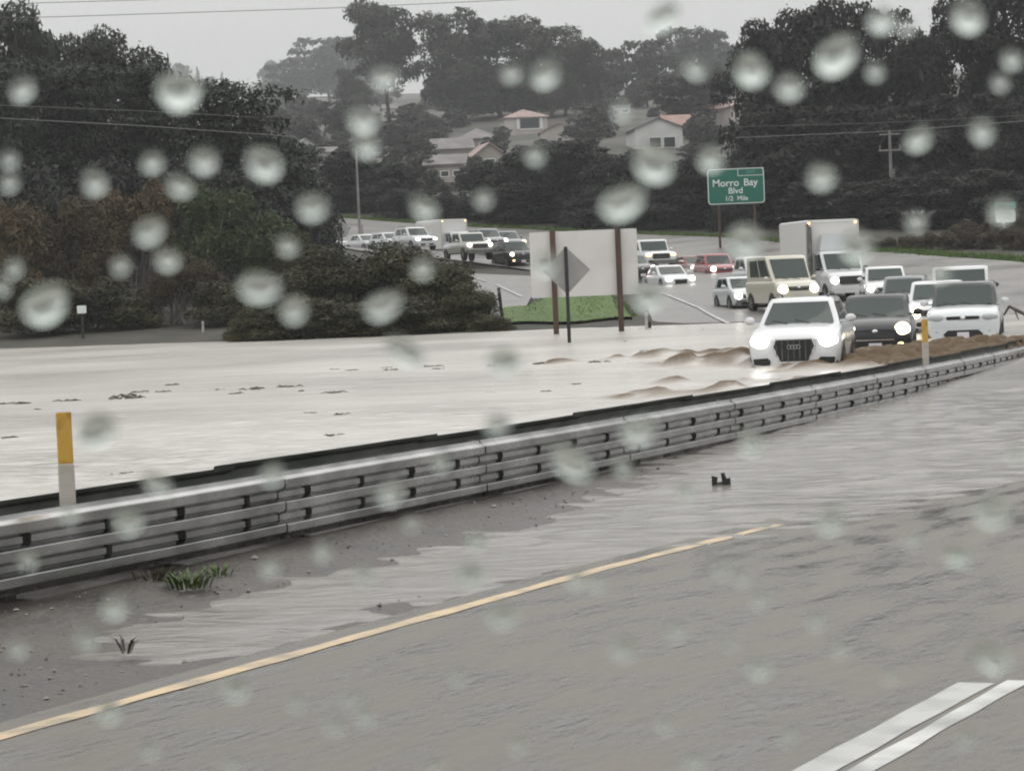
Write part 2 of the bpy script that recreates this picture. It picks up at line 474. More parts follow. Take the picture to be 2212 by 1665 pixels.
# ---- near road, median, painted lines
tt = np.arange(-14, 62.01, .5)
def strip(name, m, f0, f1, zf, nx, dz=0.0, ts=tt, wob=0.0):
    T_, U_ = np.meshgrid(ts, np.linspace(0, 1, nx), indexing='ij')
    X_ = f0(T_) * (1 - U_) + f1(T_) * U_
    if wob: X_ = X_ + wob * np.sin(T_ * 5.3 + U_ * 9) * np.sin(T_ * 2.1)
    x, y = lane(T_, X_)
    o = link(name, grid_mesh(name, x, y, zf(T_, X_) + dz, m))
    return tag(o, kind='structure')
xo = lambda d: (lambda t: x_yel(t) + d)
strip('highway', m_asphalt, xo(-.25), lambda t: 9.0 + 0 * t, z_road, 60)
strip('median_shoulder', m_mud, lambda t: XR - 1.2 + 0 * t, xo(-.24), z_median, 30, ts=np.arange(-14, 62.01, .2))
strip('yellow_edge_line', m_yellow, xo(-.06), xo(.06), z_road, 3, .003, ts=np.arange(-14, 18.1, .15), wob=.012)
strip('lane_stripe', m_white_line, xo(3.66), xo(3.82), z_road, 3, .003, ts=np.arange(6.8, 11.1, .1), wob=.006)
strip('lane_stripe', m_faint_line, xo(3.86), xo(3.96), z_road, 3, .003, ts=np.arange(6.8, 11.2, .1), wob=.008)

# ---- far pavement, climbing and bending left
inner = [G(1480, 703, -.05), P(1410, 690, 101), P(1392, 640, 122), P(1330, 612, 145), P(1180, 596, 158), P(1060, 585, 166), P(900, 566, 180), P(720, 556, 205)]
outw = [Vector((30, 84, -.1)), outer[0], outer[2], outer[3], outer[4], outer[5], outer[6], outer[7]]
def polyl(pts, n_):
    pts = np.array([tuple(p)[:2] for p in pts]); d = np.r_[0, np.cumsum(np.linalg.norm(np.diff(pts, axis=0), axis=1))]; d /= d[-1]
    q = np.linspace(0, 1, n_)
    return np.stack([np.interp(q, d, pts[:, 0]), np.interp(q, d, pts[:, 1])], -1)
A_, B_ = polyl(inner, 90), polyl(outw, 90)
q = np.linspace(0, 1, 40)[None, :, None]
XYp = A_[:, None] * (1 - q) + B_[:, None] * q
def far_z(x, y): return ground_z(x, y) + .10 * sst(.15, 1.2, ground_z(x, y))
o = link('far_highway', grid_mesh('far_highway', XYp[..., 0], XYp[..., 1], far_z(XYp[..., 0], XYp[..., 1]) + .02, m_far_asphalt))
tag(o, kind='structure')
ramp = [[G(1020, 715, 0), P(1050, 660, 112), P(1010, 610, 140), P(1005, 588, 158)], [G(1090, 706, 0), P(1130, 655, 113), P(1160, 618, 138), P(1180, 600, 152)]]
a, b_ = polyl(ramp[0], 30), polyl(ramp[1], 30)
q2 = np.linspace(0, 1, 10)[None, :, None]
XYr = a[:, None] * (1 - q2) + b_[:, None] * q2
o = link('off_ramp', grid_mesh('off_ramp', XYr[..., 0], XYr[..., 1], far_z(XYr[..., 0], XYr[..., 1]) + .05, m_far_asphalt))
tag(o, kind='structure')
def ground_line(name, pts, w, m, dz=.06, n_=60):
    c = polyl(pts, n_); d = np.gradient(c, axis=0); d /= np.linalg.norm(d, axis=1)[:, None]
    nrm = np.stack([-d[:, 1], d[:, 0]], -1)
    k = np.array([-1, 0, 1])[None, :, None] * w / 2
    q_ = c[:, None] + nrm[:, None] * k
    o_ = link(name, grid_mesh(name, q_[..., 0], q_[..., 1], far_z(q_[..., 0], q_[..., 1]) + dz, m))
    return tag(o_, kind='structure')
def on_ground(px, py):                     # first ground point along the ray
    v = ray(px, py); d = np.arange(60, 700, .5)
    z = HC + v.z / v.y * d; gz = far_z(v.x / v.y * d, d)
    i = int(np.argmax(z < gz)) if (z < gz).any() else len(d) - 1
    return Vector((v.x / v.y * d[i], d[i], float(gz[i])))
ground_line('white_lane_line', [on_ground(1575, 702), on_ground(1510, 668), on_ground(1425, 634)], .16, m_white_line)
ground_line('white_ramp_line', [on_ground(1128, 645), on_ground(1072, 618)], .16, m_white_line, .09)
ground_line('white_ramp_line', [on_ground(1052, 612), on_ground(1018, 600)], .16, m_white_line, .09)

# ---- grassy gore island and verge
def mound(name, pts_px, hgt, seed):
    pass
gx0, gx1 = G(1075, 706).x, G(1392, 706).x
T_, X_ = np.meshgrid(np.linspace(0, 1, 24), np.linspace(0, 1, 50), indexing='ij')
mx_ = gx0 + (gx1 - gx0) * X_ * (1 + .02 * T_) - .8 * T_ * 0
my_ = 103.2 + 12.5 * T_ + 1.0 * np.sin(X_ * 9)
edge = np.minimum(np.clip(X_ / .38, 0, 1), np.clip((1 - X_) / .10, 0, 1)) ** .8
gq = np.maximum(far_z(mx_, my_), 0)
mz_ = np.where(edge > .02, np.maximum(gq + .02 + .11 * sst(0, .3, edge), -.05 + (1.15 * sst(0, 1, T_) + .14) * edge), -.15)
o = link('grass_mound', grid_mesh('grass_mound', mx_, my_, mz_, m_grass)); tag(o, kind='structure')
def blades(name, pts, h, m, lab=None, w=.03):
    n_ = len(pts); a_ = rng.uniform(0, 6.28, n_); hh = h * rng.uniform(.6, 1.3, n_); tl = rng.normal(0, .35, (n_, 2)) * hh[:, None]
    d = np.stack([np.cos(a_), np.sin(a_), 0 * a_], -1) * w
    top = pts + np.c_[tl, hh]
    v = np.stack([pts - d, pts + d, top], 1).reshape(-1, 3)
    o_ = link(name, fast_mesh(name, v, np.arange(n_ * 3).reshape(-1, 3), m))
    return tag(o_, lab, kind='stuff')
i_, j_ = rng.integers(0, 23, 9000), rng.integers(0, 49, 9000)
pts = np.stack([mx_[i_, j_] + rng.uniform(-.1, .3, 9000), my_[i_, j_] + rng.uniform(0, .5, 9000), mz_[i_, j_] - .03], -1)
tag(blades('grass', pts, .05, m_grass, 'short green grass covering the island behind the big sign panel', .05), cat='grass')
pl = polyl([p for p in outer], 400)
k = rng.integers(0, 400, 9000)
off = rng.uniform(.1, 1.2, 9000)
px_, py_ = pl[k, 0] + off * .45 + rng.uniform(-.5, .5, 9000), pl[k, 1] + off * .9
o = blades('grass', np.stack([px_, py_, ground_z(px_, py_) - .02], -1), .35, m_grass, 'green grass verge along the far edge of the climbing road', .06)
tag(o, cat='grass')

# ---- flood water
xs = np.r_[np.arange(-170, -30, 5), np.arange(-30, -6, 1.0), np.arange(-6, 0, .2), np.arange(0, 23, .125), np.arange(23, 60, 1.5), np.arange(60, 141, 8)]
ysw = np.r_[np.arange(-24, 8, 2), np.arange(8, 46, .2), np.arange(46, 75, .125), np.arange(75, 84, .25), np.arange(84, 128, 1.0)]
Yw, Xw = np.meshgrid(ysw, xs, indexing='ij')
Zw = np.zeros_like(Xw)
for _ in range(16):
    a = rng.normal(1.4, .55); lam = rng.uniform(.9, 3.2); k_ = 2 * math.pi / lam
    Zw += .0010 * lam ** .6 * np.sin(k_ * (Xw * math.cos(a) + Yw * math.sin(a)) + rng.uniform(0, 6.28))
for _ in range(10):                         # wind chop in the near pool
    a = rng.normal(1.1, .6); lam = rng.uniform(.45, 1.0); k_ = 2 * math.pi / lam
    Zw += .0042 * (1 - sst(32, 44, Yw)) * np.sin(k_ * (Xw * math.cos(a) + Yw * math.sin(a)) + rng.uniform(0, 6.28))
def seg_d(p, q_):
    d = np.array(q_)[:2] - np.array(p)[:2]; L2 = (d ** 2).sum()
    u = np.clip(((Xw - p[0]) * d[0] + (Yw - p[1]) * d[1]) / L2, 0, 1)
    return np.hypot(Xw - p[0] - u * d[0], Yw - p[1] - u * d[1]), u
stir = np.zeros_like(Xw)
wob = .6 * np.sin(Xw * 1.3 + Yw * .2) + .35 * np.sin(Xw * 3.1 - Yw * .5)
for (a0, b0, a1, b1, amp, wd) in [(1250, 779, 1640, 768, .17, .55), (1330, 797, 1645, 788, .24, .55), (1395, 830, 1760, 823, .15, .38), (1245, 862, 1600, 851, .14, .34), (1640, 803, 1840, 797, .12, .45), (1140, 788, 1300, 780, .10, .45), (1560, 776, 1650, 770, .18, .5)]:
    d, u = seg_d(G(a0, b0), G(a1, b1))
    stir = np.maximum(stir, np.exp(-((d + wob * .5) / (wd * 1.3)) ** 2) * sst(0, .25, u))
    Zw += amp * np.exp(-((d + wob * .5) / wd) ** 2) * (.2 + .8 * sst(0, .35, u)) * (.75 + .3 * np.sin(Xw * 2.2 + a0) + .2 * np.sin(Xw * 5.1 + Yw))
churn = np.zeros_like(Xw)
for (a0, b0, rad, amp) in [(1600, 783, 1.3, .10), (1540, 782, 1.6, .05), (1855, 784, 1.4, .09), (1915, 776, 1.6, .11), (1975, 770, 1.6, .10), (2040, 758, 1.7, .10), (2105, 752, 1.8, .11), (2165, 748, 1.8, .09), (2215, 742, 2, .06)]:
    c0 = G(a0, b0); churn += amp * np.exp(-((Xw - c0.x) ** 2 + ((Yw - c0.y) * .6) ** 2) / rad ** 2)
cn = np.zeros_like(Xw)
for _ in range(26):
    a = rng.uniform(0, math.pi); k_ = 2 * math.pi / rng.uniform(.38, 1.25)
    cn += np.sin(k_ * (Xw * math.cos(a) + Yw * math.sin(a)) + rng.uniform(0, 6.28))
stir = np.clip(np.maximum(stir, churn * 14) * np.clip(.78 + .22 * cn / 2.5, .15, 1.15), 0, 1)
Zw += churn * np.clip(cn / 3.2, -1.4, 1.6) * .36 + churn * .24 + .040 * stir * np.clip(cn / 3.6, -1.5, 1.6)
XL = np.hypot(Xw + math.cos(TH) / KAP, Yw - math.sin(TH) / KAP) - 1 / KAP
pool = sst(XR - .5, XR + .3, XL)[..., None]
c0, c1, c2 = np.array([.53, .50, .465]), np.array([.125, .088, .056]), np.array([.225, .212, .195])  # pale open water has sky reflection painted in; brown is silt, gray the pool
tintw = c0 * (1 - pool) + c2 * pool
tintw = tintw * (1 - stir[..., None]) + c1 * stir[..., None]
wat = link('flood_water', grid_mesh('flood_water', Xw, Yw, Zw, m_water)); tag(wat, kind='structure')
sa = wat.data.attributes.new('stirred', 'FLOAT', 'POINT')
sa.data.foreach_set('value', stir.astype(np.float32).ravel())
ca = wat.data.color_attributes.new('sheen_and_silt', 'FLOAT_COLOR', 'POINT')
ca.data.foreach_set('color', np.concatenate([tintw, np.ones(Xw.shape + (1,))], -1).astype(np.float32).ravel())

# ------------------------------------------------------------------ vegetation masters (unit height, foot at 0)
def unit(v): return v / np.maximum(np.linalg.norm(v, axis=-1, keepdims=True), 1e-9)
def leaves(name, clumps, n_, size, m, seed, up=.35, core=0.15, aspect=1.7):
    """clumps: rows of x, y, z, rx, ry, rz; leaf-sized faces over and through every clump"""
    r = np.random.default_rng(seed)
    cl = np.array(clumps, float)
    w = (cl[:, 3] * cl[:, 4] + cl[:, 3] * cl[:, 5]); w /= w.sum()
    k = r.choice(len(cl), n_, p=w)
    d = unit(r.normal(size=(n_, 3)))
    d[:, 2] = np.where(r.random(n_) < .45, np.abs(d[:, 2]), d[:, 2])
    rad = np.where(r.random(n_) < core, r.uniform(.1, .7, n_), r.normal(.94, .13, n_))[:, None]
    c = cl[k, :3] + d * cl[k, 3:] * rad
    nrm = unit(d / np.maximum(cl[k, 3:], 1e-6) * cl[k, 3:].mean(1, keepdims=True) * .8 + r.normal(size=(n_, 3)) * .55 + np.array([0, 0, up]))
    t_ = unit(np.cross(nrm, r.normal(size=(n_, 3))))
    b__ = np.cross(nrm, t_)
    s = (size * r.lognormal(0, .35, n_))[:, None]
    v = np.stack([c - t_ * s * aspect, c + b__ * s * .75 - t_ * s * .1, c + t_ * s * aspect, c - b__ * s * .75 + t_ * s * .1], 1).reshape(-1, 3)
    return fast_mesh(name, v, np.arange(n_ * 4).reshape(-1, 4), m)
def trunk_mesh(name, clumps, h0, rad, m, seed, limbs=10, lean=.02, n_=7):
    r = random.Random(seed)
    mb = MB(); top = max(c[2] for c in clumps)
    pts = [Vector((lean * math.sin(5 * u) * (1 + u), lean * math.cos(4 * u + seed), u * top * .92)) for u in np.linspace(0, 1, 7)]
    mb.tube(pts, [rad * (1.25 if i == 0 else 1 - .13 * i) for i in range(7)], n_)
    for c in sorted(clumps, key=lambda c: -c[3])[:limbs]:
        u = max(.15, min(.85, (c[2] - .18) / (top * .92))) if c[2] > h0 else .2
        p0 = Vector((lean * math.sin(5 * u) * (1 + u), lean * math.cos(4 * u + seed), u * top * .92))
        p2 = Vector(c[:3]); p1 = p0.lerp(p2, .5) - Vector((0, 0, .03))
        mb.tube([p0, p1, p2], [rad * .5, rad * .33, rad * .12], 5)
    return mb.mesh(name, m, 60)
def euc(seed, n_=18000, m=None, lo=.3, dens=18, size=.0098):
    r = random.Random(seed); cl = []
    for i in range(dens):
        z = lo + (1 - lo) * (i + .5) / dens * .97
        env = .46 * math.sin(math.pi * min(1, max(.12, (z - lo * .55) / (1.12 - lo * .55)))) ** .6
        a = i * 2.4 + r.uniform(-.5, .5); q_ = env * r.uniform(.45, 1.0)
        s = r.uniform(.09, .17)
        cl.append((q_ * math.cos(a), q_ * math.sin(a), z, s * 1.25, s * 1.25, s * .62))
    cl.append((0, 0, .93, .15, .15, .07))
    for i in range(5): cl.append((r.uniform(-.12, .12), r.uniform(-.12, .12), r.uniform(lo + .1, .85), .2, .2, .13))
    return leaves('eucalyptus_crown', cl, n_, size, m or m_euc, seed), trunk_mesh('eucalyptus_trunk', cl, lo, .022, m_bark, seed, 12)
def cypress(seed, n_=20000, m=None, size=.0092):
    r = random.Random(seed); cl = []
    for i in range(30):
        z = .14 + .83 * i / 29
        env = .5 * (1 - .55 * max(0, z - .35) / .65) * r.uniform(.55, 1.05)
        a = i * 2.4 + r.uniform(-.6, .6); s = r.uniform(.10, .16)
        cl.append((env * .72 * math.cos(a), env * .72 * math.sin(a), z + .03, s * (1 + .9 * abs(math.cos(a))), s * (1 + .9 * abs(math.sin(a))), s * .42))
    for i in range(6): cl.append((r.uniform(-.1, .1), r.uniform(-.1, .1), .15 + .13 * i, .22, .22, .14))
    return leaves('cypress_crown', cl, n_, size, m or m_cyp, seed, .25), trunk_mesh('cypress_trunk', cl, .15, .026, m_bark, seed, 10)
def shrub(seed, n_=7000, m=None, size=.022, clumps=26, twig=m_bark, lo=.12):
    r = random.Random(seed); cl = []
    for i in range(clumps):
        a = i * 2.4 + r.uniform(-.4, .4); el = r.uniform(0, 1) ** .8
        q_ = .42 * math.sqrt(max(0, 1 - el * el * .96)) * r.uniform(.7, 1.08); s = r.uniform(.11, .19)
        cl.append((q_ * math.cos(a), q_ * math.sin(a), lo + .74 * el * r.uniform(.85, 1.08), s, s, s * .8))
    for i in range(4): cl.append((r.uniform(-.15, .15), r.uniform(-.15, .15), .2 + .13 * i, .28, .28, .18))
    return leaves('shrub_crown', cl, n_, size, m or m_brush, seed, .3), trunk_mesh('shrub_stems', cl, .02, .02, twig, seed, 14, .04, 5)
def willow(seed, m, n_=15000):
    r = random.Random(seed); cl = []
    for i in range(34):
        a = i * 2.4; z = r.uniform(.34, .95); q_ = .44 * math.sin(math.pi * min(.98, .25 + z * .62)) * r.uniform(.4, 1.1); s = r.uniform(.07, .13)
        cl.append((q_ * math.cos(a), q_ * math.sin(a), z, s, s, s * 1.5))
    mb = MB()
    for i in range(16):
        a = r.uniform(0, 6.28); x0, y0 = .2 * math.cos(a) * r.random(), .2 * math.sin(a) * r.random()
        c = r.choice(cl); p1 = Vector((x0 + (c[0] - x0) * .35 + r.uniform(-.04, .04), y0 + (c[1] - y0) * .35, c[2] * .55))
        mb.tube([(x0, y0, 0), p1, c[:3]], [.014, .010, .004], 5)
    return leaves('willow_crown', cl, n_, .0075, m, seed, .2, .3, 2.4), mb.mesh('willow_stems', m_palebark, 60)
def conifer(seed, m):
    cl = [(.0 + .03 * math.sin(i * 2), .03 * math.cos(i * 2), .12 + .085 * i, .30 * (1 - i / 10.5), .30 * (1 - i / 10.5), .07) for i in range(10)]
    return leaves('conifer_crown', cl, 2500, .02, m, seed), trunk_mesh('conifer_trunk', cl, .1, .02, m_bark, seed, 2)
MASTER = {
    'euc': [euc(s) for s in (1, 2, 3)], 'eucr': [euc(s, 20000, m_right, .1, 26) for s in (11, 12, 13)],
    'cyp': [cypress(s) for s in (21, 22)], 'cypr': [cypress(s, 20000, m_right) for s in (23, 24)],
    'hedge': [shrub(s, 16000, m_hedge, .0115) for s in (31, 32)],
    'brush': [shrub(s, 24000, m_brush, .0095, 34) for s in (41, 42, 43)],
    'brown': [willow(s, m_brown) for s in (51, 52)], 'green': [shrub(61, 16000, m_greenleaf, .0115, 30, m_palebark, .2), willow(62, m_greenleaf)],
    'dry': [shrub(71, 12000, m_dry, .0125)], 'far': [euc(81, 3500, m_far, .25, 16, .022), shrub(82, 3000, m_far, .03), euc(83, 3500, m_far, .15, 20, .022)],
    'conifer': [conifer(91, m_far)], 'heuc': [euc(s, 13000, m_euc, lo, dn, .012) for s, lo, dn in ((95, .38, 16), (96, .2, 24), (97, .12, 26))],
}
rot_i = [0]
def plant(kind, name, var, px, base, top, wid, d, label, cat='tree', group=None, zsink=.25):
    """a plant whose crown spans wid pixels about px, from the ground at distance d up to the level seen at top"""
    crown, stem = MASTER[kind][var % len(MASTER[kind])]
    b__ = P(px, base, d) if base is not None else None
    x = b__.x if b__ else P(px, 400, d).x
    z0 = float(ground_z(x, d)) - zsink
    h = P(px, top, d).z - z0
    wm = wid / F * d
    rot_i[0] += 1
    t_ = thing(name, label, cat, (x, d, z0), rot_i[0] * 2.1, group)
    t_.scale = (wm, wm, h)
    link('crown', crown, t_); link('trunk' if cat == 'tree' else 'stems', stem, t_)
    return t_
HB = ['right of the street lamp pole', 'above the white car left of the farthest box truck', 'left of the box truck roof', 'straight above the farthest box truck', 'left of the blank sign panel', 'under the hipped roof house',
      'under the low house with the pinkish gable', 'above the right half of the blank sign panel', 'under the white gabled house', 'left of the green sign, higher one', 'touching the left edge of the green sign', 'left of the street lamp pole',
      'lower one just above the left half of the sign panel', 'lower one just above the middle of the sign panel', 'lower one above the white pickup with the amber lamp']
WB = ['beside the peach house', 'right of the peach house, higher one', 'above the green sign', 'above the left end of the upper wire', 'above the middle of the wires', 'left of the utility pole top', 'right of the utility pole top', 'at the right edge above the wires',
      'behind the green sign', 'right of the green sign', 'left of the utility pole foot', 'right of the utility pole foot', 'above the route sign', 'under the green sign at the road edge']
SB = ['at far left above the rust brown willow', 'above the brown willow thicket', 'above the tall brown willow', 'above the fresh green shrub', 'at the right end below the low cypress']
# the wood on the left
GL = 'tall trees of the wood on the left'
plant('euc', 'eucalyptus_tree', 0, 30, None, 45, 230, 168, 'tall eucalyptus with ragged top at the left edge of the wood')
plant('euc', 'eucalyptus_tree', 1, 222, None, 84, 260, 176, 'round topped eucalyptus with sky showing through its branches, left of the pale skyline gap')
plant('euc', 'eucalyptus_tree', 2, 118, None, 78, 170, 186, 'smaller pale eucalyptus top between the two taller ones on the left')
plant('cyp', 'cypress_tree', 0, 492, None, 196, 370, 150, 'dark cypress with flat layered branches reaching right over the houses')
plant('cyp', 'cypress_tree', 1, 330, None, 168, 300, 160, 'dark cypress under the round topped eucalyptus, left of the layered cypress')
plant('cyp', 'cypress_tree', 0, 155, None, 170, 300, 155, 'broad dark cypress in the middle of the left wood', group=None)
plant('cyp', 'cypress_tree', 1, -10, None, 150, 270, 150, 'dark cypress cut off by the left edge of the view')
plant('cyp', 'cypress_tree', 0, 615, None, 318, 210, 166, 'low dark cypress filling the gap right of the layered cypress')
for i, (a, tp, w, d) in enumerate([(60, 330, 260, 142), (220, 330, 270, 143), (400, 330, 270, 142), (540, 360, 240, 144), (660, 390, 190, 150)]):
    plant('hedge', 'dark_shrub', i, a, None, tp, w, d, 'dark shrub below the left cypresses, ' + SB[i], 'shrub', 'dark shrubs below the left cypresses')
for i, (kd, a, tp, w, d, lab) in enumerate([
        ('brown', 10, 455, 210, 122, 'rust brown leafless willow at the left edge above the flood'),
        ('brown', 150, 450, 230, 126, 'brown willow thicket above the small white sign'),
        ('brown', 295, 418, 240, 130, 'tall brown willow with pale bare stems left of the fresh green shrub'),
        ('green', 455, 425, 230, 128, 'fresh green shrub standing out against the dark wood'),
        ('green', 590, 470, 170, 126, 'dull green willow at the right of the fresh green shrub'),
        ('brown', 380, 560, 190, 119, 'low brown willow with pale stems at the water edge'),
        ('brush', 80, 590, 240, 117, 'low dark bush by the water at far left'),
        ('brush', 230, 600, 220, 118, 'low dark bush behind the small white sign'),
        ('brush', 636, 505, 140, 124, 'dark green shrub behind the big round bush'),
        ('brush', 480, 600, 190, 116, 'dark shrub behind the white marker post by the water')]):
    plant(kd, 'willow' if kd == 'brown' else 'shrub', i, a, None, tp, w, d, lab, 'shrub')
for i, (a, tp, w, d, lab) in enumerate([
        (575, 585, 230, 104, 'left end of the dark round brush bordering the flood'),
        (705, 538, 270, 106, 'dark rounded bush in the middle of the brush bordering the flood'),
        (850, 524, 270, 107, 'highest dark rounded bush of the brush, under the box truck'),
        (945, 560, 210, 104, 'dark bush at the right shoulder of the brush by the flood'),
        (1000, 615, 150, 102, 'low bush at the right end of the brush beside the off ramp'),
        (640, 640, 260, 101, 'low dark bush in front of the brush, left part, at the water'),
        (830, 640, 280, 101, 'low dark bush in front of the brush, middle part, at the water'),
        (530, 670, 120, 101, 'low dark bush where the brush starts at the water on the left'),
        (1045, 680, 110, 100, 'lowest bush tapering off beside the grass island')]):
    plant('brush', 'brush_bush', i, a, None, tp, w, d, lab, 'bush')
# trees beyond the far road
for i, (a, tp, w, d) in enumerate([(745, 330, 210, 243), (835, 345, 170, 240), (880, 400, 150, 232), (960, 425, 150, 228), (1055, 335, 170, 228), (1140, 308, 200, 224), (1235, 312, 210, 219), (1330, 325, 200, 214),
                                  (1420, 352, 150, 208), (1500, 345, 170, 202), (1580, 330, 120, 196), (680, 400, 150, 240), (1100, 400, 170, 220), (1290, 410, 200, 212), (1390, 430, 160, 205)]):
    plant('hedge' if i % 3 else 'cypr', 'dark_tree', i, a, None, tp, w, d, 'dark far roadside tree, ' + HB[i], 'tree', 'dark trees behind the far queue', zsink=1.0)
for i, (kd, a, tp, w, d, lab) in enumerate([
        ('eucr', 1668, 58, 220, 208, 'dark tree at the left shoulder of the right hand wood'),
        ('eucr', 1775, 14, 260, 206, 'big domed dark tree, highest of the right hand wood left of the sky notch'),
        ('eucr', 1890, 20, 220, 210, 'dark tree just left of the sky notch in the right hand wood'),
        ('eucr', 2000, 75, 190, 206, 'dark tree under the sky notch at upper right'),
        ('eucr', 2105, -10, 230, 200, 'tall ragged dark tree right of the sky notch'),
        ('eucr', 2215, -40, 260, 196, 'tall dark tree cut off by the upper right corner')]):
    plant(kd, 'dark_tree', i, a, None, tp, w, d, lab)
for i, (a, tp, w, d) in enumerate([(1640, 300, 150, 205), (1690, 190, 220, 206), (1720, 230, 280, 200), (1830, 240, 280, 200), (1940, 230, 280, 198), (2050, 220, 280, 196), (2160, 210, 280, 190), (2230, 250, 220, 186),
                                   (1630, 350, 200, 198), (1780, 390, 240, 192), (1900, 390, 240, 186), (2020, 380, 240, 180), (2140, 370, 240, 176), (1560, 420, 160, 204)]):
    plant('cypr' if i % 2 else 'eucr', 'dark_tree', i, a, None, tp, w, d, 'dark tree low in the right wood, ' + WB[i], 'tree', 'dark lower trees of the right hand wood', zsink=1.0)
for i, (a, tp, w, d) in enumerate([(1960, 503, 60, 154), (2000, 497, 62, 152), (2045, 497, 66, 150), (2090, 487, 70, 148), (2135, 490, 66, 146), (2180, 478, 74, 143), (2215, 486, 60, 141), (2080, 470, 80, 158), (2150, 460, 80, 156), (2205, 445, 80, 155), (1915, 510, 50, 158), (1880, 516, 50, 161)]):
    plant('dry', 'dry_shrub', i, a, None, tp, w, d, 'brown dry shrub on the bank above the climbing road', 'shrub', 'brown shrubs on the right bank')
# on the hill
def hill_d(px, py):
    v = ray(px, py); d = np.arange(215, 2040, 1.0)
    z = HC + v.z / v.y * d; gz = hill(v.x / v.y * d, d)
    k_ = np.argmax(z < gz) if (z < gz).any() else len(d) - 1
    return float(d[k_])
for i, (a, bs, tp, w, var, lab) in enumerate([
        (845, 268, 14, 200, 0, 'tall eucalyptus on the hill with bare trunk and open umbrella top'),
        (985, 262, 30, 170, 1, 'tall narrow eucalyptus on the hill beside the umbrella topped one'),
        (1085, 255, 44, 230, 2, 'dense broad eucalyptus in the middle of the hill group'),
        (1200, 255, 58, 190, 1, 'eucalyptus on the hill with flat top and gaps of sky'),
        (1275, 262, 96, 110, 0, 'rightmost lower eucalyptus of the hill group'),
        (1010, 262, 150, 180, 2, 'dark lower eucalyptus behind the gray roofs'),
        (1120, 250, 150, 210, 2, 'dark eucalyptus mass behind the hipped roof house'),
        (1225, 250, 150, 180, 2, 'dark eucalyptus mass right of the hipped roof house'),
        (1480, 276, 166, 170, 2, 'dark low tree lobe behind the terracotta roofed house'),
        (1545, 262, 150, 110, 2, 'dark tree behind the peach house'),
        (775, 262, 150, 90, 1, 'low eucalyptus left of the bare trunked one on the hill')]):
    plant('heuc', 'eucalyptus_tree', var, a, None, tp, w, hill_d(a, bs), lab)
for i, (a, bs, tp, w, kd, var) in enumerate([
        (640, 225, 126, 110, 'far', 0), (720, 220, 82, 170, 'far', 2), (790, 215, 96, 130, 'far', 0), (1330, 235, 108, 90, 'far', 0), (1405, 232, 88, 130, 'far', 2), (1480, 228, 60, 150, 'far', 2),
        (1545, 225, 70, 130, 'far', 0), (490, 198, 152, 34, 'conifer', 0), (438, 200, 140, 40, 'conifer', 0), (400, 205, 138, 60, 'far', 2), (455, 205, 165, 60, 'far', 1), (600, 205, 128, 70, 'far', 1), (1600, 220, 100, 110, 'far', 2), (380, 205, 130, 30, 'conifer', 0)]):
    plant(kd, 'far_tree', var, a, None, tp, w, hill_d(a, bs), 'pale hazy tree on the far ridge', 'tree', 'hazy trees on the ridge')
rr_ = random.Random(5)
for i, (a, bs, w) in enumerate([(600, 300, 80), (660, 320, 90), (740, 300, 95), (800, 330, 90), (690, 270, 70), (620, 345, 70), (880, 320, 90), (930, 300, 70), (905, 360, 80), (1075, 345, 60), (1290, 300, 90), (1305, 280, 70), (1270, 330, 90), (1515, 300, 70), (1525, 330, 90), (1090, 308, 40), (960, 330, 50)]):
    plant('far', 'hillside_tree', i, a, None, bs - w * .85, w, hill_d(a, bs), 'bigger gray green tree screening the houses on the hillside', 'tree', 'bigger trees on the hillside')
for i in range(150):
    a = rr_.uniform(560, 1560); bs = rr_.uniform(205, 430)
    if abs(a - 1130) < 130 and 250 < bs < 335 or abs(a - 1430) < 110 and 255 < bs < 345: continue
    w = rr_.uniform(28, 80)
    plant('far', 'hillside_tree', i, a, None, bs - w * rr_.uniform(.5, .95), w, hill_d(a, bs), 'small gray green tree among the houses on the hillside', 'tree', 'small trees on the hillside')

# ------------------------------------------------------------------ houses on the hill
m_wallw = noise_col(mat('white_wall', (.7, .7, .68), .7), (.50, .50, .485), (.60, .60, .585), .4, 3)
m_wallp = noise_col(mat('peach_wall', (.6, .52, .46), .7), (.40, .365, .34), (.48, .44, .42), .4, 3)
m_wallg = noise_col(mat('grey_wall', (.4, .4, .39), .7), (.24, .235, .23), (.33, .32, .31), .4, 3)
m_wallb = noise_col(mat('beige_wall', (.4, .36, .3), .7), (.28, .26, .23), (.36, .33, .30), .4, 3)
m_roofg = noise_col(mat('grey_roof', (.16, .15, .15), .7), (.13, .125, .12), (.22, .20, .20), .5, 4)
m_roofr = noise_col(mat('terracotta_roof', (.36, .15, .09), .7), (.25, .155, .125), (.33, .21, .175), .5, 4)
m_roofp = noise_col(mat('pink_roof', (.36, .24, .22), .7), (.28, .20, .19), (.40, .29, .27), .5, 4)
m_win = mat('house_window', (.03, .035, .04), .15)
m_trim = mat('house_trim', (.72, .72, .70), .6)
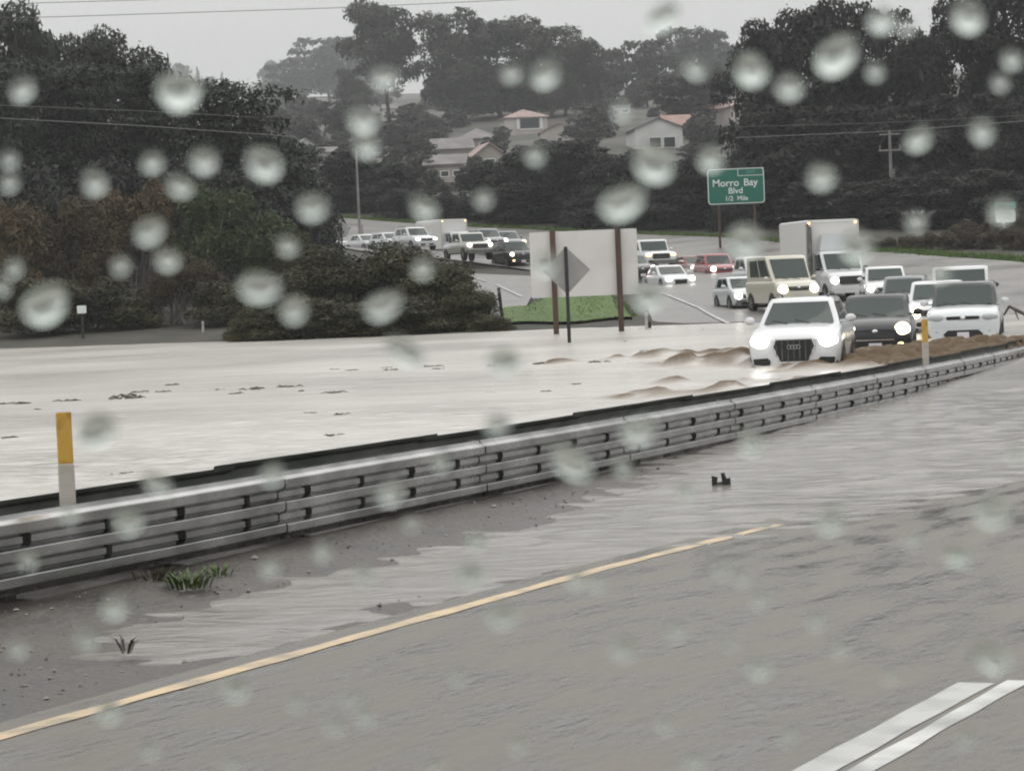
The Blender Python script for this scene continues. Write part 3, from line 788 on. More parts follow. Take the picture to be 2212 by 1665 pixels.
def house(px, base, wpx, wall_h, label, wall, roof, kind='gable', depth=8.0, rh=1.8, yaw=0.0, wins=2, d=None, winsz=(1.3, 1.2), chimney=False):
    d = d or hill_d(px, base)
    p = P(px, base, d); w = wpx / F * d
    z0 = float(hill(p.x, d))
    t_ = thing('house', label, 'house', (p.x, d + depth / 2, z0 - .4), yaw)
    h = wall_h + .4
    x, y = w / 2, depth / 2
    mb = MB().box((0, 0, h / 2), (w, depth, h))
    if kind == 'gable':
        mb.prism([(-x, h - .002), (x, h - .002), (0, h + rh)], -y, y)
    mb.build('wall', wall, t_)
    o_ = .45; rf = MB()
    if kind == 'gable':                    # gable end towards the road
        s = rh / x
        for sg in (-1, 1):
            rf.prism([(0, h + rh + .16), (sg * (x + o_), h - s * o_ + .16), (sg * (x + o_), h - s * o_ + .01), (0, h + rh + .01)], -y - o_, y + o_)
    elif kind == 'ridge':                  # ridge along the road
        s = rh / y
        for sg in (-1, 1):
            v = [(-x - o_, 0, h + rh), (x + o_, 0, h + rh), (x + o_, sg * (y + o_), h - s * o_), (-x - o_, sg * (y + o_), h - s * o_)]
            rf.add(v + [(a, b__, c - .15) for a, b__, c in v], [(0, 1, 2, 3), (7, 6, 5, 4), (0, 4, 5, 1), (1, 5, 6, 2), (2, 6, 7, 3), (3, 7, 4, 0)])
    elif kind == 'hip':
        k_ = max(0, x - y)
        v = [(-x - o_, -y - o_, h), (x + o_, -y - o_, h), (x + o_, y + o_, h), (-x - o_, y + o_, h), (-k_, 0, h + rh), (k_, 0, h + rh)]
        rf.add(v + [(a, b__, c - .18) for a, b__, c in v[:4]], [(0, 1, 5, 4), (1, 2, 5), (2, 3, 4, 5), (3, 0, 4), (6, 7, 1, 0), (7, 8, 2, 1), (8, 9, 3, 2), (9, 6, 0, 3), (9, 8, 7, 6)])
    else:
        rf.box((0, 0, h + .14), (w + .7, depth + .7, .28))
    r_ = rf.build('roof', roof, t_)
    if chimney: MB().box((x * .4, .4, h + rh * .8), (.6, .6, 1.6)).build('chimney', wall, r_)
    for i in range(wins):
        wx = (-x + w * (i + .5) / wins)
        wz = h - 1.35
        fr = MB().box((wx, -y - .02, wz), (winsz[0] + .2, .10, winsz[1] + .2)).build('window', m_trim, t_)
        MB().box((wx, -y - .075, wz), winsz[:1] + (.02,) + winsz[1:]).build('pane', m_win, fr)
    house.last = (w, h)
    return t_
h1 = house(1132, 292, 92, 3.4, 'house with hipped roof and one wide dark window in front of the hill eucalyptus', m_wallp, m_roofp, 'hip', 8, 1.7, .12, 0)
w1, hh1 = house.last
MB().box((.7, -4.02, hh1 - 1.3), (3.6, .12, 1.9)).build('window', m_win, h1)
for sx in (-1.55, 2.95): MB().box((sx, -4.06, hh1 - 1.3), (.5, .2, 2.0)).build('window_post', m_trim, h1)
MB().box((.7, -4.06, hh1 - 2.35), (3.8, .2, .22)).build('sill', m_trim, h1)
house(1212, 306, 84, 1.6, 'low house with small pinkish gable right of the hipped roof house', m_wallp, m_roofp, 'gable', 8, 1.5, -.05, 1, winsz=(.8, .7))
h2 = house(1418, 322, 104, 3.1, 'white gabled house with two dark square windows above the hedge', m_wallw, m_roofg, 'gable', 9, 1.5, .10, 0)
for sx in (-.6, 1.6):
    f_ = MB().box((sx, -4.55, 1.3), (1.9, .14, 1.7)).build('window', m_trim, h2); MB().box((sx, -4.63, 1.3), (1.7, .03, 1.5)).build('pane', m_win, f_)
house(1472, 300, 70, 2.3, 'house with terracotta roof behind the white gabled house', m_wallp, m_roofr, 'ridge', 9, 1.8, .1, 1)
house(1552, 272, 62, 2.9, 'peach house with pink roof and small round window beside the right hand wood', m_wallp, m_roofr, 'hip', 8, 1.5, -.15, 1, winsz=(.7, .7))
house(1585, 276, 26, 3.6, 'narrow pale house squeezed against the right hand wood', m_wallp, m_roofp, 'hip', 6, 1.2, .2, 1, winsz=(.8, 1.0))
house(1030, 332, 70, 2.4, 'gray house with pyramid roof below and left of the hipped roof house', m_wallg, m_roofg, 'hip', 8, 1.9, .3, 1)
house(975, 352, 80, 2.2, 'long gray roofed house above the beige one', m_wallg, m_roofg, 'ridge', 8, 1.6, .1, 3, winsz=(1.0, .5))
house(965, 398, 80, 2.6, 'beige house with a row of bright window frames lowest on the slope', m_wallb, m_roofg, 'ridge', 7, 1.2, -.05, 3, winsz=(.9, .6))
house(1048, 372, 60, 2.4, 'beige house with brown gable beside the hedge', m_wallb, m_roofp, 'gable', 7, 1.4, .2, 1)
house(712, 356, 80, 2.2, 'low white walled house over the dark hedge at left centre', m_wallw, m_roofg, 'ridge', 7, .9, .05, 2, winsz=(.6, .5))
house(652, 352, 34, 3.0, 'small white house with cut corner left of the low white walled one', m_wallw, m_roofg, 'gable', 6, 1.0, .3, 1, winsz=(.9, .7))
house(722, 268, 62, 1.5, 'long shed with thin bright roof edge high on the slope', m_wallg, m_trim, 'flat', 6, 0, 0, 1, winsz=(.9, .5))
house(520, 200, 78, 2.0, 'flat roofed white building on the skyline', m_wallw, m_roofg, 'flat', 10, 0, 0, 3, winsz=(2.0, .9))
house(590, 205, 40, 2.4, 'small pale building beside the ridge trees', m_wallw, m_roofg, 'flat', 8, 0, 0, 1)
house(1325, 246, 74, 1.8, 'row of pale low walls far off between the hill eucalyptus and the hazy ridge', m_wallw, m_roofg, 'flat', 6, 0, 0, 3, winsz=(1.2, .6))
house(905, 268, 40, 2.0, 'small pale house seen behind the bare eucalyptus trunk', m_wallg, m_roofp, 'hip', 6, 1.2, 0, 1, winsz=(.8, .7))

for i, (a, bs, w_) in enumerate([(600, 262, 32), (680, 246, 36), (745, 240, 30), (840, 250, 28), (640, 240, 26)]):
    house(a, bs, w_, 2.0 + .4 * (i % 3), 'small hazy house among the trees on the hillside', [m_wallg, m_wallb, m_wallp, m_wallw][i % 4], [m_roofg, m_roofp, m_roofg][i % 3], ['ridge', 'hip', 'gable'][i % 3], 6.5, 1.2, .2 * math.sin(i * 3), 1 + i % 2, winsz=(.8, .7))['group'] = 'small hazy houses on the hillside'

# ------------------------------------------------------------------ median barrier: two thrie beams on posts
def beam_pts():
    zs = [(0, .030), (.012, .036), (.024, .044)]
    for c in (.0843, .253, .4217):
        zs += [(c - .050, .052), (c - .034, .078), (c - .028, .083), (c + .026, .083), (c + .033, .079), (c + .054, .022 if c < .42 else .040)]
        if c < .4: zs += [(c + .060, .016), (c + .102, .016), (c + .108, .022)]
    zs += [(.490, .030), (.506, .026)]
    return [(d, z) for z, d in sorted(zs)]
prof = beam_pts()
rail = thing('guard_rail', 'galvanised triple corrugated guard rail along the flooded median', 'guard rail', (*lane(13, XR), 0))
def cut_loc(o_, root):                     # keep world coordinates under a moved root
    o_.matrix_parent_inverse = Matrix.Translation(root.location).inverted()
    return o_
PITCHT = 0.94064 * 4
for i in range(-5, 13):
    t0 = 12.804 - .94 / 2 + i * PITCHT; t1 = t0 + PITCHT + .3
    for side, (xo, sg, m_) in enumerate(((0, 1, m_galv), (-.66, -1, m_galv_back))):
        rows, rows2 = [], []
        for t_ in np.linspace(t0, t1, 9):
            lap = .006 * (1 - (t_ - t0) / (t1 - t0))
            sag = random.uniform(-.002, .002)
            ra, rb = [], []
            for dp, z in prof:
                for th_, lst in ((0, ra), (.004, rb)):
                    x, y = lane(t_, XR + xo + sg * (dp - .083 + lap - th_))
                    lst.append((float(x), float(y), float(rail_top(t_)) - .506 + z + sag + (.03 + .02 * (i % 2) if side else 0)))
            rows.append(ra); rows2.append(rb)
        mb = MB().grid(rows).grid(rows2)
        for e in (0, len(prof) - 1):
            mb.grid([[r_[e] for r_ in rows], [r_[e] for r_ in rows2]])
        o_ = mb.build('rail_panel' if side == 0 else 'rear_rail_panel', m_, rail, 24)
        cut_loc(o_, rail)
pm_ = MB().box((0, -.05, -.55), (.012, .15, 1.1)).box((0, .02, -.55), (.10, .012, 1.1)).box((0, -.12, -.55), (.10, .012, 1.1)).box((0, 0, -.27), (.15, .48, .42)).mesh('post', m_post)
bolt_me = MB().box((0, 0, 0), (.085, .024, .050), 0, 0, .01).ball((0, -.012, 0), (.022, .018, .022), 8, 5).mesh('bolt', m_dark)
slot_me = MB().box((0, 0, 0), (.060, .022, .065), 0, 0, .01).mesh('bolt', m_dark)
for k_ in range(-20, 52):
    t_ = 12.804 + k_ * .94064
    a = TH - KAP * t_; zr = float(rail_top(t_))
    if k_ % 2 == 0:
        x, y = lane(t_, XR - .33)
        o_ = link('post', pm_, rail); o_.location = (float(x), float(y), zr - .03); o_.rotation_euler.z = math.pi / 2 - a + math.pi / 2 - math.pi / 2 * 0
        o_.rotation_euler.z = -a + math.pi / 2
        cut_loc(o_, rail)
    for zz in (.337, .169):
        x, y = lane(t_, XR - .083 + .020)
        o_ = link('bolt', bolt_me if k_ % 2 == 0 else slot_me, rail)
        o_.location = (float(x), float(y), zr - .506 + zz); o_.rotation_euler.z = -a + math.pi / 2
        cut_loc(o_, rail)

# ------------------------------------------------------------------ marker posts by the barrier
def marker(px, py, ztop_px, d, label):
    p = P(px, py, d); top = P(px, ztop_px, d)
    t_ = thing('marker_post', label, 'marker post', (p.x, p.y, p.z - .45))
    h = top.z - p.z; w = .105
    MB().box((0, 0, (.45 + h * .46) / 2), (w, .05, .45 + h * .46), 0, 0, .012).build('lower_sleeve', m_white_post, t_)
    MB().box((0, 0, .45 + h * .73), (w * .96, .045, h * .54), 0, 0, .012).build('upper_sleeve', m_yellow_post, t_)
    return t_
xm, ym = lane(14.2, XR - .28)
marker(147, 1095, 890, 16.3, 'yellow and white marker post rising behind the near end of the guard rail')
marker(2000, 782, 690, 40.5, 'yellow and white marker post behind the guard rail in front of the white station wagon')

# ------------------------------------------------------------------ signs and posts
def post_sign(name, label, cat, base, parts, rz=0.0):
    t_ = thing(name, label, cat, base, rz)
    for nm, mb, m_ in parts: mb.build(nm, m_, t_)
    return t_
b0 = G(1268, 719); pw = .105
sc_ = 90 / F
def bp_(px, py): q_ = P(px, py, b0.y); return q_.x - b0.x, q_.z
L0, T0 = bp_(1143, 503); R1, B1 = bp_(1381, 644)
T1 = bp_(1381, 493)[1]; TT = (T0 + T1) / 2; BB = B1 + .15
big = thing('sign_panel', 'big blank back of a highway sign on two brown timber posts in the flood', 'road sign', (b0.x, b0.y, 0))
wp = R1 - L0; npan = 4
for i in range(2):
    z0_, z1_ = BB + (TT - BB) * i / 2, BB + (TT - BB) * (i + 1) / 2
    MB().box(((L0 + R1) / 2, .16, (z0_ + z1_) / 2), (wp, .05, z1_ - z0_ - .004), 0, 0, .003).build('panel', m_alu, big)
for px_ in (1197, 1338):
    x_ = bp_(px_, 600)[0]
    MB().box((x_, 0, (TT + .03 - .7) / 2), (.2, .2, TT + .03 + .7), 0, 0, .02).build('post', m_wood, big)
b1 = G(1230, 740)
s1 = thing('diamond_sign', 'gray back of a diamond warning sign on a thin dark post in the flood', 'road sign', (b1.x, b1.y, 0))
tz = P(1224, 533, b1.y).z; r_ = .745
MB().prism([(0, tz - 2 * r_), (r_, tz - r_), (0, tz), (-r_, tz - r_)], .03, .036).build('panel', m_alu2, s1)
MB().box((0, -.012, tz / 2 - .3), (.075, .05, tz + .6)).box((-.045, .012, tz / 2 - .3), (.02, .014, tz + .6)).box((.045, .012, tz / 2 - .3), (.02, .014, tz + .6)).build('post', m_black, s1)
b2 = P(740, 560, 152); z2 = float(ground_z(b2.x, b2.y))
s2 = thing('stop_sign', 'pale back of an octagonal sign at the left end of the far queue', 'road sign', (b2.x, b2.y, z2))
c2 = P(740, 498, 152).z - z2
MB().prism([(.50 * math.cos(R(22.5 + 45 * i)), c2 + .50 * math.sin(R(22.5 + 45 * i))) for i in range(8)], .04, .046).build('panel', m_alu, s2)
MB().box((0, 0, c2 / 2), (.09, .06, c2 + .9)).build('post', m_black, s2)
# green guide sign
dS = 172.0
pc = P(1590, 402.5, dS); wS, hS = 122 / F * dS, 76 / F * dS
zS = float(ground_z(pc.x, dS))
gs = thing('guide_sign', 'green highway sign reading Morro Bay Blvd in front of the right hand wood', 'road sign', (pc.x, dS, zS))
gs.rotation_euler.y = 0.0
zc = pc.z - zS
def rrect(w, h, r_, cx=0, cz=0, n_=4):
    o_ = []
    for sx, sz, a0 in ((1, 1, 0), (-1, 1, 90), (-1, -1, 180), (1, -1, 270)):
        for i in range(n_ + 1):
            a = R(a0 + 90 * i / n_)
            o_.append((cx + sx * (w / 2 - r_) + r_ * math.cos(a), cz + sz * (h / 2 - r_) + r_ * math.sin(a)))
    return o_
MB().prism(rrect(wS, hS, .22, 0, zc), .0, .06).build('border', m_signwhite, gs)
MB().prism(rrect(wS - .12, hS - .12, .18, 0, zc), -.012, .02).build('panel', m_signgreen, gs)
for sx in (-1.25, 1.25): MB().box((sx, .16, (zc + hS / 2 - .1) / 2 - .3), (.16, .18, zc + hS / 2 - .1 + .6)).build('post', m_wood, gs)
tb = MB()
for (cx_, cz_, w_, h_) in ((wS * .27, zc + hS * .5 - .03, wS * .46, .05), (wS * .27, zc + hS * .5 - .52, wS * .46, .04), (wS * .04, zc + hS * .5 - .28, .04, .5), (wS * .485, zc + hS * .5 - .28, .04, .5)): tb.box((cx_, -.03, cz_), (w_, .012, h_))
tb.build('exit_tab', m_signwhite, gs)
def text(s, size, x, z, y, m_, parent, name='lettering'):
    cu = bpy.data.curves.new(name, 'FONT'); cu.body = s; cu.size = size; cu.align_x = 'CENTER'; cu.align_y = 'CENTER'; cu.extrude = .004; cu.offset = size * .012
    to = bpy.data.objects.new(name, cu); C.objects.link(to)
    dg = bpy.context.evaluated_depsgraph_get()
    me = bpy.data.meshes.new_from_object(to.evaluated_get(dg))
    bpy.data.objects.remove(to)
    me.materials.clear(); me.materials.append(m_)
    o_ = link(name, me, parent); o_.location = (x, y, z); o_.rotation_euler = (R(90), 0, 0)
    return o_
text('EXIT', .30, wS * .27, zc + hS * .5 - .28, -.03, m_signteal, gs)
text('Morro', .70, -.72, zc + .22, -.02, m_signwhite, gs)
text('Bay', .70, 1.02, zc + .22, -.02, m_signwhite, gs)
text('Blvd', .60, -.05, zc - .33, -.02, m_signwhite, gs)
text('1/2', .46, -.52, zc - .86, -.02, m_signwhite, gs)
text('Mile', .46, .42, zc - .86, -.02, m_signwhite, gs)
# route marker at the far right
dR = 150.0; pr = P(2172, 460, dR); zR = float(ground_z(pr.x, dR))
rs = thing('route_sign', 'small teal and white route sign on a post at the right edge', 'road sign', (pr.x, dR, zR))
zc2 = pr.z - zR
MB().prism(rrect(1.25, .42, .05, 0, zc2 + .42), 0, .03).build('upper_panel', m_signteal, rs)
MB().prism(rrect(1.2, .78, .16, 0, zc2 - .2), 0, .03).build('lower_panel', m_signwhite, rs)
MB().prism(rrect(.36, .4, .04, -.02, zc2 - .78), 0, .03).build('arrow_plate', m_signwhite, rs)
MB().box((0, .07, zc2 / 2 - .2), (.1, .08, zc2 + 1.0)).build('post', m_wood, rs)
# small posts and signs along the left shore
p = P(180, 735, 112); z0 = 0
sm = thing('small_sign', 'small white sign on a dark post at the left shore', 'sign', (p.x, p.y, -.1))
zt = P(180, 660, 112).z + .1
MB().prism(rrect(.42, .36, .04, 0, zt - .18), -.05, -.03).build('panel', m_signwhite, sm)
MB().box((0, 0, (zt - .3) / 2), (.13, .06, zt - .3)).build('post', m_black, sm)
def white_post(px, base, top, d, w, label, m_=None, name='marker_post', lean=0.0):
    p = P(px, base, d); q_ = P(px + lean, top, d)
    t_ = thing(name, label, 'marker post', (p.x, p.y, p.z - .35))
    dx, h = q_.x - p.x, q_.z - p.z + .35
    MB().prism([(-w / 2, 0), (w / 2, 0), (w / 2 + dx, h), (-w / 2 + dx, h)], -.02, .02).build('post', m_ or m_white_post, t_)
    MB().prism([(-w * .4 + dx * .9, h - .22), (w * .4 + dx * .9, h - .22), (w * .4 + dx, h - .06), (-w * .4 + dx, h - .06)], -.028, -.022).build('reflector', m_lampoff if m_ is None else m_post, t_)
    return t_
white_post(438, 722, 694, 111, .11, 'white marker post at the end of the pale kerb on the left shore')
white_post(1396, 718, 676, 92, .10, 'white marker post at the water edge right of the grass island')
white_post(1403, 716, 682, 93, .12, 'dark marker post just behind the white one right of the grass island', m_black)
white_post(1087, 694, 622, 105, .14, 'dark leaning marker post beside the off ramp', m_black, lean=-10)
# pale kerb on the shore
mb = MB(); c_ = polyl([P(205, 737, 113), P(330, 730, 113), P(480, 725, 112)], 12)
for i in range(11):
    a, b_ = c_[i], c_[i + 1]
    mb.loft([[(q_[0], q_[1] - .1, -.2), (q_[0], q_[1] - .1, .22), (q_[0], q_[1] + .12, .24), (q_[0], q_[1] + .12, -.2)] for q_ in (a, b_)])
tag(mb.build('kerb', m_wallb), kind='structure')
# poles and wires
def light_pole(px, base, top, d, label):
    p = P(px, base, d); z0 = float(ground_z(p.x, d)); h = P(px, top, d).z - z0
    t_ = thing('street_lamp', label, 'street lamp', (p.x, d, z0))
    MB().tube([(0, 0, -.5), (0, 0, h)], [.13, .08], 10).build('pole', m_pole, t_)
    MB().tube([(0, 0, h - .1), (.6, -.2, h + .35), (1.7, -.5, h + .45)], [.06, .05, .04], 8).build('arm', m_pole, t_)
    MB().box((1.95, -.55, h + .42), (.7, .3, .16), -.25, 0, .05).build('lamp_head', m_pole, t_)
    MB().box((.15, 0, .6), (.3, .3, 1.2)).build('base', m_pole, t_)
light_pole(777, 500, 318, 212, 'gray street lamp pole above the left end of the far queue')
p = P(1930, 530, 190); z0 = float(ground_z(p.x, 190)); hp = P(1928, 282, 190).z - z0
up = thing('utility_pole', 'gray utility pole with a crossarm in front of the right hand wood', 'utility pole', (p.x, 190, z0))
MB().tube([(0, 0, -.5), (0, 0, hp)], [.15, .10], 10).build('pole', m_pole, up)
ca = P(1928, 325, 190).z - z0
MB().box((-.05, -.14, ca), (1.75, .10, .13)).build('crossarm', m_pole, up)
for sx in (-.8, .75): MB().tube([(sx, -.14, ca), (sx, -.14, ca + .42)], .05, 6).build('insulator', m_pole, up)
MB().box((0, -.14, hp - .3), (1.6, .09, .1)).build('crossarm', m_pole, up)
MB().box((.12, -.2, ca - 1.9), (.34, .3, .9), 0, 0, .05).build('transformer', m_post, up)
m_wire = mat('wire', (.15, .15, .15), .5, .3)
m_wire_d = mat('dark_wire', (.10, .10, .10), .6)
def wire(pts, rad, label, group=None, m_=None, sag=0.0):
    q_ = []
    for i in range(len(pts) - 1):
        for u in np.linspace(0, 1, 12, endpoint=(i == len(pts) - 2)):
            v = pts[i].lerp(pts[i + 1], float(u)); v.z -= sag * 4 * u * (1 - u); q_.append(v)
    tag(MB().tube(q_, rad, 5).build('power_line', m_ or m_wire), label, 'power line', group)
wire([P(-260, 45, 105), P(130, 37, 112), P(720, 18, 122), P(1300, -8, 132)], .016, 'thin dark wire crossing the sky from the left, lower of two', None, m_wire_d)
wire([P(-200, 18, 105), P(60, 8, 112), P(520, -5, 122)], .014, 'thin dark wire at the very top left, upper of two', None, m_wire_d)
wire([P(-220, 250, 118), P(0, 256, 125), P(300, 272, 135), P(640, 296, 147)], .024, 'pale wire in front of the dark cypresses on the left')
wire([P(-220, 222, 118), P(0, 228, 125), P(300, 240, 135), P(560, 254, 146)], .014, 'fainter wire above the pale one in front of the left cypresses')
wire([P(470, 209, 420), P(700, 211, 420), P(800, 212, 420)], .05, 'thin dark wire across the hazy hill at left centre', None, m_wire_d)
wire([P(1590, 298, 186), P(1928, 284, 188), P(2212, 262, 178), P(2420, 246, 170)], .034, 'brighter lower wire across the right hand wood')
wire([P(1590, 275, 186), P(1900, 266, 188), P(2212, 250, 180), P(2420, 238, 172)], .018, 'faint upper wire across the right hand wood')

# ------------------------------------------------------------------ vehicles (front is +y)
def rr_ring(z, yr, yf, w, bulge=.10, cr_=.12, n_=5):
    """rounded plan outline with bowed front, counter-clockwise"""
    pts = []
    for k_ in np.linspace(-1, 1, 9):
        x = k_ * (w - cr_ * .6); pts.append((-x, yf - bulge * k_ * k_ - (cr_ * .35 if abs(k_) == 1 else 0), z))
    for y in np.linspace(yf - bulge - cr_ * .9, yr + cr_ * .9, 7): pts.append((-w, y, z))
    for k_ in np.linspace(-1, 1, 7):
        x = k_ * (w - cr_ * .6); pts.append((x, yr + bulge * .5 * k_ * k_, z))
    for y in np.linspace(yr + cr_ * .9, yf - bulge - cr_ * .9, 7): pts.append((w, y, z))
    return pts
GLASS = {}
def vehicle(name, label, cat, L_, Wd, Hh, col, at, yaw, kind='suv', zb=.24, nose=.80, cowl=1.02, belt=None, cow_y=None, roof_y=None, rear_y=None, rear_belt=None, wt=.70, lamps='on', lampz=None, lamp_m=None, grille='wide', lower=True, fog=None, mirror=None, rack=False, roofcol=None, plate=True, lamp_r=None, group=None, badge=False, wheel=.34, lampsides=(-1, 1), skid=None, handles=True):
    t_ = thing(name, label, cat, at, 0, group)
    v = Vector((at[0], at[1], 0)); face = math.atan2(-v.x, -v.y)      # heading straight at the camera
    # local +y must point towards the camera turned by yaw
    t_.rotation_euler.z = math.pi - math.atan2(v.x, v.y) + R(yaw)
    hl, hw = L_ / 2, Wd / 2
    belt = belt or cowl
    cow_y = hl - 1.05 if cow_y is None else cow_y
    roof_y = cow_y - .72 if roof_y is None else roof_y
    rear_belt = -hl + .12 if rear_belt is None else rear_belt
    rear_y = rear_belt + .35 if rear_y is None else rear_y
    # lower body
    rings = []
    ysn = np.r_[hl, hl - .03, hl - .09, hl - .18, hl - .32, np.linspace(hl - .5, -hl + .5, 12), -hl + .25, -hl + .1, -hl]
    for y in ysn:
        sf = min(1, (hl - y) / .36); sb = min(1, (y + hl) / .3)
        k_ = .86 + .14 * math.sqrt(max(0, 1 - (1 - min(sf, sb)) ** 2))
        w = hw * k_
        if y > cow_y:
            u = (y - cow_y) / (hl - cow_y); zt = cowl - (cowl - nose) * u ** 1.7 - .10 * max(0, 1 - sf) ** 2
        elif y > rear_belt - .05: zt = belt
        else: zt = belt - .10 - (.06 if kind == 'sedan' else 0)
        zbb = zb + .10 * max(0, 1 - sf) + .10 * max(0, 1 - sb)
        mid = zbb + (zt - zbb) * .55
        half = [(.0, zbb), (.80, zbb), (.95, zbb + .07), (.985, mid - .12), (1.0, mid), (.985, zt - .13), (.945, zt - .045), (.86, zt - .008), (.45, zt + .025), (0, zt + .032)]
        r_ = [(w * a, y, z) for a, z in half] + [(-w * a, y, z) for a, z in half[-2:0:-1]]
        rings.append(r_)
    MB().loft(rings).build('body', col, t_, 40)
    # cabin
    wb, wtt = hw * .90, hw * wt / .86
    lv = [(0, belt - .05), (.3, None), (.7, None), (.93, None)]
    zr = Hh - .05
    def cabr(u):
        z = (belt - .05) + (zr - belt + .05) * u
        uu = u ** .92
        return z, rear_belt + (rear_y - rear_belt) * u, cow_y + .06 + (roof_y - cow_y - .06) * uu, wb + (wtt - wb) * u ** 1.15
    cab = []
    for u in (0, .25, .5, .75, 1.0):
        z, yr_, yf_, w = cabr(u); cab.append(rr_ring(z, yr_, yf_, w))
    z, yr_, yf_, w = cabr(1.0)
    cab.append(rr_ring(z + .035, yr_ + .06, yf_ - .06, w - .05))
    cab.append(rr_ring(z + .05, yr_ + .3, yf_ - .3, w - .22))
    MB().loft(cab).build('cabin', roofcol or col, t_, 45)
    # glazing, set a few millimetres proud of the cabin
    def patch(nm, fn, us, ks):
        MB().grid([[fn(u, k_) for k_ in ks] for u in us]).build(nm, m_glass, t_, 60)
    def ws(u, k_):
        z, yr_, yf_, w = cabr(u); ww = (w - .105)
        return (k_ * ww, yf_ + .014 - .10 * (k_ * ww / (w - .07)) ** 2, z + .006)
    patch('windshield', ws, np.linspace(.12, .90, 6), np.linspace(-1, 1, 9))
    def rw(u, k_):
        z, yr_, yf_, w = cabr(u); return (k_ * (w - .16), yr_ - .014 + .05 * (k_ * .9) ** 2, z)
    patch('rear_window', rw, np.linspace(.25, .88, 4), np.linspace(-1, 1, 7))
    for sx in (-1, 1):
        for (f0, f1) in ((.06, .44), (.49, .88)):
            def sw(u, k_):
                z, yr_, yf_, w = cabr(u); a, b__ = yf_ - .22, yr_ + .2
                y = a + (b__ - a) * (f0 + (f1 - f0) * k_); return (sx * (w + .008), y, z)
            patch('side_window', sw, np.linspace(.2, .88, 4), np.linspace(0, 1, 4))
        mz = belt + .10
        MB().ball((sx * (hw + .11), cow_y - .42, mz), (.115, .07, .085), 10, 6).box((sx * (hw - .03), cow_y - .44, mz - .05), (.16, .05, .05)).build('mirror', mirror or col, t_, 50)
    if rack:
        for sx in (-1, 1): MB().tube([(sx * (wtt - .1), roof_y - .3, Hh + .0), (sx * (wtt - .1), roof_y - .5, Hh + .06), (sx * (wtt - .1), rear_y + .5, Hh + .06), (sx * (wtt - .1), rear_y + .3, Hh)], .022, 6).build('roof_rail', m_black, t_)
    # front face
    nw = hw * .86
    yF = hl
    zl = lampz or (nose - .13)
    lr = lamp_r or (.20, .13, .105)
    for i, sx in enumerate((-1, 1)):
        on = lamps == 'on' and sx in lampsides
        MB().ball((sx * (nw - lr[0] * .62), yF - .075, zl), lr, 14, 8).build('headlight', (lamp_m or e_white) if on else m_lampoff, t_, 60)
    bz0, bz1 = zb + .04, zb + .30
    MB().prism(rrect(2 * nw + .06, bz1 - bz0, .10, 0, (bz0 + bz1) / 2), yF - .16, yF + .035).build('bumper', skid or col, t_, 40)
    if grille == 'big':
        g0, g1 = zb + .12, nose - .055
        MB().prism([(-.30, g0), (.30, g0), (.44, g1 - .16), (.38, g1), (-.38, g1), (-.44, g1 - .16)], yF - .05, yF + .048).build('grille_frame', m_chrome, t_)
        gr = MB().prism([(-.28, g0 + .02), (.28, g0 + .02), (.415, g1 - .16), (.36, g1 - .022), (-.36, g1 - .022), (-.415, g1 - .16)], yF, yF + .055).build('grille', m_black, t_)
        for i in range(13): MB().box((-.36 + .06 * i, yF + .058, (g0 + g1) / 2), (.012, .012, (g1 - g0) * (.82 if 0 < i < 12 else .45))).build('grille_bar', m_dark if i % 2 else m_post, gr)
        if badge:
            for i in range(4):
                mb = MB(); n_ = 14; c0 = -.093 + .062 * i
                mb.tube([(c0 + .040 * math.cos(6.2832 * a / n_), yF + .07 + .004 * (i % 2), g1 - .17 + .040 * math.sin(6.2832 * a / n_)) for a in range(n_ + 1)], .007, 5)
                mb.build('badge_ring', m_rim, gr)
        for sx in (-1, 1):
            MB().prism([(sx * .50, zb + .06), (sx * .82, zb + .09), (sx * .84, zb + .21), (sx * .54, zb + .22), (sx * .48, zb + .16)], yF - .05, yF + .05).build('air_intake', m_black, t_)
    elif grille == 'slim':
        MB().prism(rrect(.86, .085, .03, 0, nose - .12), yF - .06, yF + .02).build('grille', m_black, t_)
        MB().prism([(-.40, zb + .0), (.40, zb + .0), (.52, zb + .13), (.40, zb + .24), (-.40, zb + .24), (-.52, zb + .13)], yF - .05, yF + .05).build('air_intake', m_black, t_)
        for sx in (-1, 1): MB().ball((sx * (nw - .14), yF - .01, zb + .20), (.12, .05, .06), 10, 6).build('fog_lamp', m_lampoff, t_, 60)
    elif grille == 'wide':
        g1 = nose - .07
        gr = MB().prism([(-.40, g1 - .17), (.40, g1 - .17), (.46, g1 - .03), (.43, g1), (-.43, g1), (-.46, g1 - .03)], yF - .06, yF + .022).build('grille', m_black, t_)
        for i in range(3): MB().box((0, yF + .024, g1 - .04 - .05 * i), (.84, .012, .012)).build('grille_bar', m_chrome if i == 0 else m_post, gr)
        if lower: MB().prism(rrect(1.1, .13, .05, 0, zb + .14), yF - .05, yF + .045).build('air_intake', m_black, t_)
    elif grille == 'spindle':
        MB().prism([(-.36, zb + .05), (.36, zb + .05), (.45, zb + .14), (.32, zb + .26), (.36, nose - .10), (-.36, nose - .10), (-.32, zb + .26), (-.45, zb + .14)], yF - .05, yF + .05).build('grille', m_black, t_)
        for sx in (-1, 1): MB().prism([(sx * .52, zb + .07), (sx * .72, zb + .08), (sx * .70, zb + .2)], yF - .05, yF + .05).build('air_intake', m_black, t_)
    elif grille == 'truck':
        gr = MB().prism(rrect(1.05, .36, .1, 0, nose - .22), yF - .06, yF + .03).build('grille', m_black, t_)
        for i in range(4): MB().box((0, yF + .033, nose - .35 + .09 * i), (.98, .014, .02)).build('grille_bar', m_post, gr)
